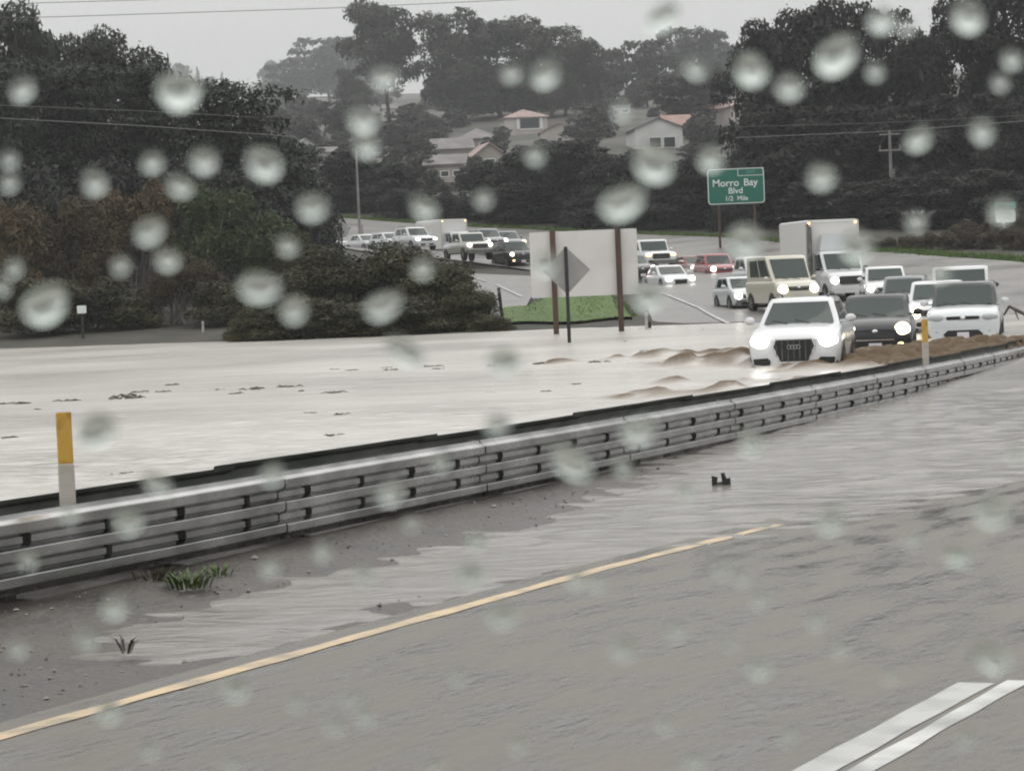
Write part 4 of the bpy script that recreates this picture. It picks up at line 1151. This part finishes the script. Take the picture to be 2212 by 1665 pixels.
        MB().prism(rrect(2 * nw + .1, .24, .06, 0, zb + .12), yF - .1, yF + .09).build('bumper_bar', skid or m_post, t_)
    elif grille == 'low':
        MB().prism(rrect(1.25, .24, .09, 0, zb + .17), yF - .05, yF + .045).build('air_intake', m_black, t_)
        MB().box((0, yF + .05, zb + .30), (.9, .02, .03)).build('trim_strip', m_chrome, t_)
    if badge != True and grille not in ('truck',):
        MB().ball((0, yF + .03, nose - .115), (.07, .02, .045), 10, 6).build('badge', m_chrome, t_, 60)
    if fog:
        for sx in fog[1]: MB().ball((sx * (nw - .17), yF + .02, zb + .17), (.09, .05, .075), 10, 6).build('fog_lamp', fog[0], t_, 60)
    if plate: MB().box((0, yF + .062, zb + (.11 if grille != 'low' else .15)), (.31, .012, .155), 0, 0, .004).build('number_plate', m_plate, t_)
    # wheels
    for sx in (-1, 1):
        for wy in (hl - .88, -hl + .92):
            n_ = 18
            ring = lambda r0, x: [(x, wy + r0 * math.cos(2 * math.pi * a / n_), wheel + r0 * math.sin(2 * math.pi * a / n_)) for a in range(n_)]
            x0, x1 = sx * (hw - .24), sx * (hw + .012)
            arch = [ring(wheel + .065, sx * (hw - .2)), ring(wheel + .065, sx * (hw + .004))]
            MB().loft(arch).build('wheel_arch', m_black, t_)
            wh = MB().loft([ring(wheel * .85, x0), ring(wheel, x0 + sx * .03), ring(wheel, x1 - sx * .02), ring(wheel * .9, x1 + sx * .004), ring(wheel * .66, x1 + sx * .005), ring(wheel * .62, x1 - sx * .03)]).build('wheel', m_tyre, t_, 40)
            rm = MB()
            for a in range(5):
                q_ = 2 * math.pi * a / 5; x = x1 + sx * .0
                rm.add([(x, wy + .05 * math.cos(q_ + .9), wheel + .05 * math.sin(q_ + .9)), (x, wy + wheel * .64 * math.cos(q_ + .2), wheel + wheel * .64 * math.sin(q_ + .2)), (x, wy + wheel * .64 * math.cos(q_ - .2), wheel + wheel * .64 * math.sin(q_ - .2)), (x, wy + .05 * math.cos(q_ - .9), wheel + .05 * math.sin(q_ - .9))], [(0, 1, 2, 3)])
            rm.build('rim', m_rim, wh)
    for k_ in (-.25, .22):
        MB().tube([(k_, cow_y + .10, cowl + .03), (k_ + .32, cow_y - .02, cowl + .10)], .012, 4).build('wiper', m_black, t_)
    return t_
SUB = -.28
pA = P(1738, 787, 52.5)
vehicle('car', 'white sport utility car with big black grille pushing a bow wave, nearest in the flood', 'car', 4.65, 1.90, 1.66, p_white, (pA.x, pA.y, SUB), -5, 'suv', .24, .90, 1.10, cow_y=1.12, roof_y=.42, lamps='on', lampz=.80, grille='big', badge=True, rack=True, plate=False, lamp_r=(.22, .14, .17), wheel=.36, wt=.60)
pB = P(1898, 757, 60.5)
vehicle('car', 'charcoal hatchback with one visible headlight right behind the nearest white car', 'car', 4.1, 1.78, 1.56, p_char, (pB.x, pB.y, SUB), -2, 'hatch', .20, .82, 1.02, cow_y=1.10, roof_y=.45, lamps='on', lampz=.74, lamp_m=e_warm, grille='low', fog=(e_yellow, (-1, 1)), mirror=p_char, lamp_r=(.19, .13, .17))
pC = P(2088, 737, 67)
vehicle('car', 'white station wagon with dark windshield, headlights off, rightmost in the flood', 'car', 4.6, 1.92, 1.74, p_pearl, (pC.x, pC.y, SUB), -2, 'suv', .24, .92, 1.10, cow_y=1.15, roof_y=.55, lamps='off', lampz=.80, grille='slim', roofcol=p_black, lamp_r=(.24, .12, .10), wheel=.37)
pD = P(2078, 705, 81)
vehicle('pickup_truck', 'tall white pickup cab with black mirrors looming behind the white station wagon', 'pickup truck', 5.6, 2.0, 2.02, p_white, (pD.x, pD.y, -.15), 0, 'suv', .42, 1.12, 1.28, cow_y=1.45, roof_y=.95, rear_belt=-.9, rear_y=-.75, lamps='off', grille='truck', mirror=m_black, wheel=.40, wt=.76)
pE = P(2027, 704, 73)
vehicle('car', 'white car with one bright headlight wedged between the charcoal hatchback and the white station wagon', 'car', 4.4, 1.78, 1.60, p_white, (pE.x, pE.y, -.12), -2, 'suv', .22, .84, 1.04, cow_y=1.1, roof_y=.4, lamp_m=e_warm, lampsides=(1, -1), lamp_r=(.25, .16, .22))
pM = P(1957, 668, 92)
vehicle('car', 'dark car mostly hidden between the white cars behind the charcoal hatchback', 'car', 4.5, 1.8, 1.68, p_grey, (pM.x, pM.y, -.1), -4, 'suv', .22, .84, 1.04, cow_y=1.1, roof_y=.4, lamps='off')
q_ = VEH['f']
vehicle('car', 'white sport utility car just right of the box truck cab', 'car', 4.6, 1.88, 1.68, p_white, (q_.x, q_.y, q_.z), 4, 'suv', .24, .88, 1.08, cow_y=1.1, roof_y=.42, lamp_m=e_white, lamp_r=(.18, .12, .15))
# cream high roofed van
def van(key, label, col, yaw):
    q_ = VEH[key]
    return vehicle('van', label, 'van', 4.9, 1.86, 2.32, col, (q_.x, q_.y, q_.z), yaw, 'van', .28, 1.08, 1.28, cow_y=1.70, roof_y=.85, rear_belt=-2.35, rear_y=-2.25, lamps='on', lampz=.90, lamp_m=e_warm, grille='wide', wt=.80, lamp_r=(.22, .16, .20), wheel=.36)
van('van', 'cream high roofed van left of the white box truck', p_cream, 17)
# box truck with cargo box
def box_truck(key, label, col, yaw, bw, bh, bl, side):
    q_ = VEH[key]
    t_ = vehicle('box_truck', label, 'truck', 4.4, 1.95, 2.28, col, (q_.x, q_.y, q_.z), yaw, 'van', .40, 1.18, 1.40, cow_y=1.15, roof_y=.62, rear_belt=-.75, rear_y=-.7, lamps='on', lampz=.95, lamp_m=e_pink, grille='truck', wt=.80, lamp_r=(.20, .16, .18), mirror=m_black, wheel=.40, plate=False, skid=p_white)
    y1 = -.70
    bx = MB().box((0, y1 - bl / 2, .95 + bh / 2), (bw, bl, bh), 0, 0, .05).build('cargo_box', p_box, t_)
    for sx in (-1, 1):
        MB().box((sx * (bw / 2 - .05), y1 + .012, .95 + bh / 2), (.1, .03, bh - .1)).build('corner_trim', m_alu, bx)
    MB().box((0, y1 + .012, .95 + bh - .06), (bw - .22, .03, .1)).build('roof_trim', m_trim, bx)
    for i in range(5): MB().box((-bw / 2 - .006, y1 - bl * (i + .5) / 5, .95 + bh / 2), (.02, .03, bh - .2)).build('side_rib', m_alu, bx)
    MB().box((0, y1 - bl / 2, .75), (.9, bl, .25)).build('chassis', m_black, t_)
    for sx in (-1, 1): MB().ball((sx * (bw / 2 - .15), y1 + .03, .95 + bh - .15), (.05, .03, .05), 8, 5).build('marker_lamp', e_amber, bx)
    return t_
bt = box_truck('truck', 'white box truck with dark exhaust stack, tallest vehicle in the queue', p_white, 15, 2.45, 2.75, 5.0, True)
MB().tube([(1.12, -.45, .6), (1.12, -.45, 3.35), (1.20, -.5, 3.5)], [.11, .10, .09], 10).build('exhaust_stack', m_post, bt, 50)
MB().box((.98, -.55, 2.4), (.10, .1, 2.5)).build('exhaust_bracket', m_alu, bt)
MB().prism([(-.75, 2.30), (.75, 2.30), (.62, 3.0), (-.62, 3.0)], -.6, -.1).build('wind_deflector', p_pearl, bt)
q_ = VEH['compact']
vehicle('car', 'small white hatchback half hidden by the cream van', 'car', 4.0, 1.72, 1.52, p_pearl, (q_.x, q_.y, q_.z), 15, 'hatch', .20, .80, 1.0, cow_y=1.1, roof_y=.45, lamp_r=(.19, .13, .19), skid=p_grey)
q_ = VEH['sedan']
vehicle('car', 'low white sedan with hexagonal grille, in the clear stretch left of the queue', 'car', 4.6, 1.80, 1.44, p_white, (q_.x, q_.y, q_.z), 17, 'sedan', .18, .72, .92, cow_y=1.0, roof_y=.25, rear_belt=-1.7, rear_y=-.9, lamp_r=(.20, .14, .17), grille='spindle', lampz=.66)
q_ = VEH['red']
vehicle('car', 'red sport utility car right of the low white sedan', 'car', 4.5, 1.84, 1.68, p_red, (q_.x, q_.y, q_.z), 14, 'suv', .24, .88, 1.06, cow_y=1.05, roof_y=.4, lamp_r=(.19, .14, .19), fog=(e_pink, (-1, 1)))
q_ = VEH['red2']
vehicle('car', 'dark red car peeping out between the low white sedan and the red sport utility car', 'car', 4.5, 1.8, 1.5, p_maroon, (q_.x, q_.y, q_.z), 16, 'hatch', .2, .8, 1.0, cow_y=1.0, roof_y=.3, lamp_r=(.2, .14, .2), fog=(e_amber, (-1, 1)))
q_ = VEH['pickup_w']
vehicle('pickup_truck', 'white pickup with amber lamp half hidden by the big sign panel', 'pickup truck', 5.7, 2.0, 1.95, p_white, (q_.x, q_.y, q_.z), 15, 'suv', .45, 1.12, 1.25, cow_y=1.5, roof_y=1.0, rear_belt=-.9, rear_y=-.75, lamp_m=e_amber, grille='truck', wheel=.40, wt=.76)
q_ = VEH['dark']
vehicle('car', 'dark blue black car mostly hidden behind the big sign panel', 'car', 4.5, 1.8, 1.5, p_black, (q_.x, q_.y, q_.z), 16, 'sedan', .2, .78, .98, cow_y=1.0, roof_y=.3, lamp_m=e_pink, lamp_r=(.2, .14, .19))
q_ = VEH['suv_o']
vehicle('car', 'silver blue sport utility car behind the cream van', 'car', 4.6, 1.86, 1.78, p_silver, (q_.x, q_.y, q_.z), 14, 'suv', .24, .9, 1.1, cow_y=1.05, roof_y=.4, lamp_m=e_warm, lamp_r=(.22, .15, .2), mirror=p_white, roofcol=p_white)
q_ = VEH['pickup_b']
vehicle('pickup_truck', 'beige pickup with pink glowing headlights in front of the far box truck', 'pickup truck', 5.6, 1.96, 1.86, p_beige, (q_.x, q_.y, q_.z), 18, 'suv', .42, 1.08, 1.22, cow_y=1.4, roof_y=.9, rear_belt=-.9, rear_y=-.75, lamp_m=e_pink, grille='truck', wheel=.39, wt=.76, lamp_r=(.18, .12, .16))
q_ = VEH['dark_suv']
vehicle('car', 'dark sport utility car with amber and yellow lamps, left of the big sign panel', 'car', 4.8, 1.95, 1.80, p_char, (q_.x, q_.y, q_.z), 16, 'suv', .3, 1.0, 1.15, cow_y=1.15, roof_y=.5, lamp_m=e_warm, fog=(e_amber, (-1, 1)), lamp_r=(.16, .12, .15), wheel=.40)
bt2 = box_truck('box', 'white box truck farthest up the left bend of the road', p_pearl, 26, 2.3, 2.35, 4.6, False)
q_ = VEH['suv_s']
vehicle('car', 'white sport utility car left of the farthest box truck', 'car', 4.6, 1.9, 1.75, p_white, (q_.x, q_.y, q_.z), 24, 'suv', .24, .9, 1.1, cow_y=1.05, roof_y=.4, rack=True)
q_ = VEH['silver']
vehicle('car', 'silver car with pink headlight at the left end of the far queue above the bush', 'car', 4.5, 1.8, 1.5, p_silver, (q_.x, q_.y, q_.z), 28, 'sedan', .2, .78, .98, cow_y=1.0, roof_y=.3, rear_belt=-1.7, rear_y=-1.0, lamp_m=e_pink)
q_ = VEH['extra']
vehicle('car', 'pale gray car between the silver car and the white sport utility car up the road', 'car', 4.4, 1.78, 1.5, p_pearl, (q_.x, q_.y, q_.z), 26, 'hatch', .2, .8, 1.0, cow_y=1.0, roof_y=.35, lamps='off')
q_ = VEH['extra2']
vehicle('car', 'white car beside the octagonal sign at the far end of the queue', 'car', 4.5, 1.8, 1.5, p_white, (q_.x, q_.y, q_.z), 30, 'sedan', .2, .78, .98, cow_y=1.0, roof_y=.3, rear_belt=-1.7, rear_y=-1.0, lamps='off')
q_ = VEH['u']
vehicle('car', 'gray green car with white headlights right behind the beige pickup', 'car', 4.6, 1.86, 1.72, p_grey, (q_.x, q_.y, q_.z), 20, 'suv', .24, .9, 1.1, cow_y=1.05, roof_y=.4, lamp_m=e_white, lamp_r=(.18, .12, .16))
q_ = VEH['v']
vehicle('car', 'gray car with warm headlight behind the dark sport utility car', 'car', 4.6, 1.84, 1.66, p_grey, (q_.x, q_.y, q_.z), 18, 'suv', .24, .88, 1.06, cow_y=1.05, roof_y=.4, lamp_m=e_warm, lamp_r=(.18, .12, .17))

# ------------------------------------------------------------------ small things in the water and on the shoulder
def tuft(name, label, base, h, n_, m_, spread, cat='weed'):
    r_ = np.random.default_rng(int(abs(base[0] * 97 + base[1] * 31)) + 3)
    a = r_.uniform(0, 6.28, n_); q_ = spread * np.sqrt(r_.random(n_)); hh = h * r_.uniform(.4, 1.1, n_)
    b__ = np.stack([q_ * .5 * np.cos(a), q_ * .5 * np.sin(a), 0 * a], -1)
    md = b__ + np.stack([.3 * hh * np.cos(a), .3 * hh * np.sin(a), hh * .6], -1)
    tp_ = md + np.stack([.5 * hh * np.cos(a), .5 * hh * np.sin(a), hh * .22], -1)
    s = np.stack([-np.sin(a), np.cos(a), 0 * a], -1) * (h * .07)
    v = np.stack([b__ - s * .4, b__ + s * .4, md + s, md - s, tp_, tp_], 1)
    V = v[:, :4].reshape(-1, 3); V2 = np.stack([md - s, md + s, tp_ + s * .1, tp_ - s * .1], 1).reshape(-1, 3)
    VV = np.concatenate([V, V2]); o_ = link(name, fast_mesh(name, VV, np.arange(len(VV)).reshape(-1, 4), m_))
    o_.location = base
    return tag(o_, label, cat)
def on_median(px, py):
    best = None
    for t_ in np.arange(2, 40, .1):
        for X in np.arange(XR - .2, XY, .06):
            pass
    return best
def lane_inv(px, py, z=0.0):
    p = G(px, py, z); return p
b = G(408, 1262, .06); tuft('weed', 'bright green weed at the foot of the guard rail', (b.x, b.y, .04), .13, 80, m_weed, .30)
b = G(470, 1240, .06); tuft('weed', 'small green weed sprig under the rail, right of the bigger weed', (b.x, b.y, .04), .11, 30, m_weed, .2)
b = G(330, 1252, .06); tuft('weed', 'dry brown weed under the rail, left of the green weed', (b.x, b.y, .04), .13, 40, m_dry, .3)
b = G(272, 1395, .06); tuft('weed', 'thin dark weed stalk standing on the muddy shoulder', (b.x, b.y, .02), .14, 9, m_litter, .06)
pd = G(1558, 1050, 0)
bk = thing('road_debris', 'small dark torn piece of debris standing in the pool on the near shoulder', 'debris', (pd.x, pd.y, -.05))
MB().prism([(-.085, 0), (-.05, 0), (-.03, .135), (-.085, .15)], -.012, .012).prism([(.02, 0), (.09, 0), (.085, .125), (.05, .12), (.03, .175), (.0, .17)], -.016, .010).build('upright_scrap', m_black, bk)
MB().prism([(-.06, .02), (.03, .02), (.02, .09), (-.04, .085)], .014, .03).build('gray_scrap', m_post, bk)
# debris afloat on the flood
deb = []
for i in range(4):
    mb = MB(); r_ = random.Random(i)
    for k_ in range(5):
        x, y = r_.uniform(-.35, .35), r_.uniform(-.3, .3); a = r_.uniform(0, 3.1)
        mb.tube([(x, y, .02), (x + .16 * math.cos(a), y + .16 * math.sin(a), .05 + .03 * r_.random()), (x + .34 * math.cos(a), y + .34 * math.sin(a), .02)], [.02, .025, .012], 5)
    mb.ball((0, 0, .02), (.2, .14, .05), 9, 5)
    deb.append(mb.mesh('twig_clump', m_litter, 60))
for i, (a, b__, s) in enumerate([(300, 958 / 1.1302, .7), (272, 857, 1.3), (290, 860, 1.0), (348, 847, .7), (376, 832, .7), (470, 842, .5), (512, 850, .6), (548, 842, .9), (560, 838, .6), (615, 836, .9), (648, 845, .5), (150, 866, .8), (60, 872, .9), (5, 872, .6), (76, 885, .5), (722, 848, .7), (730, 798, .6), (755, 800, .5), (660, 892, .4), (735, 895, .5), (850, 799, .7), (832, 795, .5), (925, 792, .7), (948, 797, .6),
                                 (1180, 845, .4), (1245, 938 / 1.13, .5), (713, 940, .4), (1062, 848, .4), (18, 945, .5), (240, 1025, .25), (270, 1022, .3), (1290, 783, .9), (1160, 787, 1.1), (1085, 790, .8), (1520, 700 + 12, .4), (1390, 758, .4), (1345, 738, .5)]):
    p = G(a, b__)
    o_ = link('twig_clump', deb[i % 4]); o_.location = (p.x, p.y, -.005); o_.rotation_euler.z = i * 1.7; o_.scale = (s * .8, s * .55, s * .6)
    tag(o_, 'dark clump of twigs and leaves floating on the brown flood', 'twig clump', 'twig clumps floating on the flood')
pg = P(1985, 512, 166); tuft('pampas_grass', 'pale gray plumed grass clump below the dark wood right of the utility pole', (pg.x, pg.y, float(ground_z(pg.x, pg.y)) + .9), 1.25, 170, m_wallg, .9, 'plant')
# dark branch at the right shoulder
b = P(2173, 676, 82)
tag(MB().tube([P(2168, 682, 82), P(2180, 662, 82), P(2212, 678, 81), P(2250, 700, 80)], [.03, .05, .06, .05], 7).tube([P(2190, 665, 82), P(2200, 690, 81)], [.03, .02], 5).build('fallen_branch', m_bark, None, 60), 'dark bent branch washed up at the right edge of the view', 'branch')
# gravel on the muddy shoulder
n_ = 750
ts_ = rng.uniform(6, 24, n_); xs_ = rng.uniform(XR + .05, XY - .2, n_)
gx, gy = lane(ts_, xs_); gz = z_median(ts_, xs_)
sz = rng.lognormal(-4.6, .4, n_)
base = np.array([(-1, 0, 0), (0, -1, 0), (1, 0, 0), (0, 1, 0), (0, 0, .7), (0, 0, -.6)], float)
fc = np.array([(0, 1, 4), (1, 2, 4), (2, 3, 4), (3, 0, 4), (1, 0, 5), (2, 1, 5), (3, 2, 5), (0, 3, 5)])
an = rng.uniform(0, 6.28, n_); ca_, sa_ = np.cos(an), np.sin(an)
bb = base[None] * (1 + rng.uniform(-.35, .35, (n_, 6, 3)))
vx = bb[..., 0] * ca_[:, None] - bb[..., 1] * sa_[:, None]; vy = bb[..., 0] * sa_[:, None] + bb[..., 1] * ca_[:, None]
V = np.stack([vx, vy, bb[..., 2]], -1) * sz[:, None, None] + np.stack([gx, gy, gz + .3 * sz], -1)[:, None]
Fq = (fc[None] + (np.arange(n_) * 6)[:, None, None]).reshape(-1, 3)
tag(link('gravel', fast_mesh('gravel', V.reshape(-1, 3), Fq, m_gravel)), 'loose wet gravel strewn over the muddy shoulder', 'gravel', kind='stuff')
pmk = G(1258, 1296, .02)
tag(MB().box((0, 0, .008), (.07, .05, .02), .47, 0, .006).build('road_stud', m_alu2), 'small white road stud beside the yellow line', 'road stud')
o_ = bpy.data.objects['road_stud']; o_.location = (pmk.x, pmk.y, .01)

# ------------------------------------------------------------------ raindrops on the window pane of the vehicle the view is taken from
m_drop = bpy.data.materials.new('rain_water'); m_drop.use_nodes = True
t = m_drop.node_tree; t.nodes.clear()
om = t.nodes.new('ShaderNodeOutputMaterial'); gl = t.nodes.new('ShaderNodeBsdfGlass')
gl.inputs['IOR'].default_value, gl.inputs['Roughness'].default_value = 1.33, 0.0
gl.inputs['Color'].default_value = (.96, .99, .965, 1)
t.links.new(gl.outputs[0], om.inputs['Surface'])
drops = []
for i in range(6):
    r_ = random.Random(40 + i); rings = []; n_ = 20
    ph = [r_.uniform(0, 6.28) for _ in range(3)]; am = [r_.uniform(.0, .10), r_.uniform(0, .07), r_.uniform(0, .04)]
    out_ = [1 + am[0] * math.cos(a - ph[0]) + am[1] * math.cos(2 * a - ph[1]) + am[2] * math.cos(3 * a - ph[2]) for a in np.linspace(0, 2 * math.pi, n_, endpoint=False)]
    hgt = r_.uniform(.38, .55)
    vs, fs = [(0, 0, 0)], []
    prof_ = [(1.0, 0.0), (.95, .25), (.82, .52), (.62, .77), (.38, .93), (.16, .99)]
    for q_, hq in prof_:
        for k_ in range(n_):
            a = 2 * math.pi * k_ / n_; vs.append((q_ * out_[k_] * math.cos(a), hgt * hq, q_ * out_[k_] * math.sin(a)))
    vs.append((0, hgt, 0))
    for k_ in range(n_):
        j = (k_ + 1) % n_
        fs.append((0, 1 + k_, 1 + j))
        for l_ in range(5): fs.append((1 + l_ * n_ + k_, 1 + l_ * n_ + n_ + k_, 1 + l_ * n_ + n_ + j, 1 + l_ * n_ + j))
        fs.append((1 + 5 * n_ + k_, len(vs) - 1, 1 + 5 * n_ + j))
    me = MB().add(vs, fs).mesh('raindrop', m_drop, 80)
    drops.append(me)
PANE = .50
DR = [(205, 395, 38, 36), (388, 405, 40, 34), (330, 352, 36, 34), (440, 350, 42, 40), (570, 355, 52, 38), (675, 450, 42, 40), (325, 500, 42, 38), (262, 575, 34, 34), (362, 562, 38, 36), (98, 660, 55, 44), (560, 622, 50, 42), (635, 670, 42, 38), (830, 660, 48, 40), (915, 580, 34, 34), (915, 450, 42, 36),
      (385, 200, 60, 45), (50, 195, 38, 34), (20, 395, 30, 34), (20, 345, 32, 34), (795, 315, 40, 38), (785, 262, 40, 38), (620, 530, 36, 36), (1155, 335, 36, 34), (1045, 430, 36, 36), (1410, 355, 46, 42), (1350, 440, 56, 46), (1535, 345, 40, 36), (1620, 152, 44, 44), (1705, 190, 38, 34), (1808, 122, 58, 46),
      (1890, 155, 34, 34), (1775, 385, 40, 38), (1985, 300, 38, 36), (2120, 285, 38, 34), (2090, 40, 46, 42), (1905, 45, 40, 36), (1960, 60, 30, 30), (1180, 165, 40, 40), (1105, 160, 36, 34), (1430, 40, 44, 30), (1610, 520, 44, 44), (1850, 535, 46, 40), (2165, 455, 38, 38), (1980, 480, 34, 34), (2185, 130, 36, 34), (2160, 180, 34, 32),
      (210, 930, 50, 40), (875, 760, 50, 36), (1090, 780, 44, 34), (1180, 570, 40, 40), (1400, 640, 42, 42), (1340, 240, 34, 34), (1500, 150, 34, 40), (830, 170, 42, 34), (1235, 1000, 48, 40), (845, 1065, 40, 36), (1380, 930, 48, 40), (1620, 955, 40, 36), (1075, 915, 40, 34), (590, 1025, 40, 30), (340, 1045, 46, 30), (280, 1130, 42, 36), (585, 1225, 36, 36), (695, 1190, 36, 34),
      (785, 1240, 40, 36), (1030, 1165, 36, 36), (1015, 1240, 42, 40), (510, 1490, 42, 40), (235, 1535, 40, 36), (725, 1570, 34, 32), (990, 1460, 30, 30), (1085, 1330, 44, 38), (1350, 1400, 40, 34), (1460, 1365, 34, 34), (1640, 1440, 40, 34), (1795, 1125, 46, 40), (2145, 1105, 46, 40), (2075, 1200, 40, 36), (1970, 1165, 36, 36), (2060, 1205, 32, 32), (2140, 1420, 48, 40), (1640, 1295, 36, 34), (1925, 1460, 36, 34),
      (1440, 1565, 34, 34), (935, 1655, 36, 34), (790, 1545, 34, 34), (1290, 1260, 36, 34), (1245, 1250, 36, 36), (1560, 1230, 34, 34), (60, 1210, 36, 36), (185, 1380, 40, 36), (40, 1400, 36, 36), (250, 1310, 40, 36), (1575, 1390, 34, 24), (1765, 1340, 34, 34), (2090, 1595, 36, 34), (1815, 1400, 34, 32), (640, 1520, 34, 34), (1500, 1645, 34, 34), (500, 1650, 36, 34), (30, 580, 32, 34), (5, 620, 30, 36), (760, 1510, 34, 30),
      (1600, 1250, 32, 30), (150, 1110, 34, 34), (1345, 1010, 34, 32), (2030, 590, 36, 36), (950, 1000, 34, 30), (890, 1130, 34, 32), (1120, 1610, 32, 30), (320, 1620, 34, 32), (1700, 1590, 32, 30), (2190, 980, 34, 32), (1480, 1060, 34, 32)]
APX = cam.lens / 1000 / cam.dof.aperture_fstop / PANE * F / 2      # radius of the defocus disc, in the same pixels
ANCH = [(1590, 402, 'the green guide sign'), (1265, 560, 'the blank sign panel'), (1230, 640, 'the diamond sign'), (1729, 700, 'the nearest white car'), (1900, 690, 'the charcoal hatchback'), (2088, 670, 'the white station wagon'), (1690, 600, 'the cream van'), (1800, 540, 'the tallest box truck'), (1928, 400, 'the utility pole'), (2172, 460, 'the route sign'),
        (1445, 600, 'the low white sedan'), (1547, 585, 'the red car'), (1000, 520, 'the farthest box truck'), (777, 400, 'the street lamp pole'), (1132, 265, 'the hipped roof house'), (1418, 300, 'the white gabled house'), (870, 150, 'the bare trunked eucalyptus'), (1090, 120, 'the hill eucalyptus group'), (1480, 110, 'the hazy ridge trees'), (1780, 80, 'the domed dark tree'), (2020, 90, 'the sky notch'), (2120, 140, 'the upper right trees'),
        (222, 130, 'the round topped eucalyptus'), (400, 150, 'the pale skyline gap'), (490, 300, 'the layered cypress'), (180, 300, 'the dark left cypresses'), (30, 100, 'the eucalyptus at far left'), (455, 490, 'the fresh green shrub'), (295, 500, 'the tall brown willow'), (60, 540, 'the rust brown willow'), (180, 660, 'the small white sign'), (700, 640, 'the dark brush'), (940, 620, 'the right shoulder of the brush'),
        (145, 980, 'the near yellow marker post'), (2000, 735, 'the far yellow marker post'), (400, 850, 'the line of floating twigs'), (900, 830, 'the middle of the flood'), (1450, 810, 'the wake streaks'), (100, 1180, 'the left end of the guard rail'), (800, 1060, 'the middle of the guard rail'), (1400, 950, 'the guard rail right of its middle'), (1800, 860, 'the far guard rail'), (405, 1245, 'the green weed'), (1558, 1040, 'the debris in the near pool'), (1950, 1000, 'the choppy near pool'),
        (600, 1290, 'the muddy shoulder'), (150, 1450, 'the gravel at lower left'), (1000, 1230, 'the shoulder puddle'), (700, 1395, 'the yellow line'), (1250, 1260, 'the far half of the yellow line'), (1640, 1140, 'the end of the yellow line'), (700, 1560, 'the pavement at lower left'), (1150, 1500, 'the pavement in the lower middle'), (1600, 1350, 'the middle of the pavement'), (2000, 1250, 'the pavement at right'), (1950, 1560, 'the white lane stripe'), (1450, 1620, 'the bottom edge of the pavement')]
groups = {}
for i, (a, b__, ra, rb) in enumerate(DR):
    p = P(a, b__, PANE)
    o_ = link('raindrop', drops[i % 6]); o_.location = p
    sh = 1.0 if ra >= 44 else .84 if ra >= 38 else .68
    if b__ > 1100: sh *= .97
    kx, kz = max(6.0, ra - .42 * APX) * sh * (.9 + .24 * math.sin(i * 2.3) ** 2), max(6.0, rb - .42 * APX) * sh * (.88 + .24 * math.cos(i * 1.7) ** 2)
    o_.scale = (kx / F * PANE, (kx + kz) / 2 / F * PANE, kz / F * PANE)
    o_.rotation_euler.y = -ROLL + .7 * math.sin(i * 1.9)
    ax, ay, an_ = min(ANCH, key=lambda q_: math.hypot(q_[0] - a, q_[1] - b__))
    dx, dy = a - ax, b__ - ay
    where = 'over' if math.hypot(dx, dy) < 32 else ('right of' if dx > 0 else 'left of') if abs(dx) > abs(dy) else ('below' if dy > 0 else 'above')
    size = 'large oval' if ra >= 48 else 'round' if ra >= 40 else 'small'
    groups.setdefault((size, where, an_), []).append((a, o_))
for (size, where, an_), lst in groups.items():
    lst.sort(key=lambda q_: q_[0])
    for k_, (a, o_) in enumerate(lst):
        pre = '' if len(lst) == 1 else ('left ' if k_ == 0 else 'right ') if len(lst) == 2 else ['left ', 'middle ', 'right ', 'far right ', 'farthest right '][k_]
        tag(o_, pre + size + ' raindrop on the window, seen ' + where + ' ' + an_, 'raindrop', 'raindrops on the window glass')

# ------------------------------------------------------------------ rain haze
m_haze = bpy.data.materials.new('haze'); m_haze.use_nodes = True
t = m_haze.node_tree; t.nodes.clear()
om = t.nodes.new('ShaderNodeOutputMaterial'); pv = t.nodes.new('ShaderNodeVolumePrincipled')
pv.inputs['Color'].default_value = (.86, .88, .89, 1)
pv.inputs['Density'].default_value = .00035
pv.inputs['Anisotropy'].default_value = .1
t.links.new(pv.outputs[0], om.inputs['Volume'])
hz = MB().box((0, 1250, 125), (3000, 2600, 254)).build('haze', m_haze)
hz.display_type = 'WIRE'
tag(hz, 'pale rain haze filling the air', 'haze', kind='stuff')
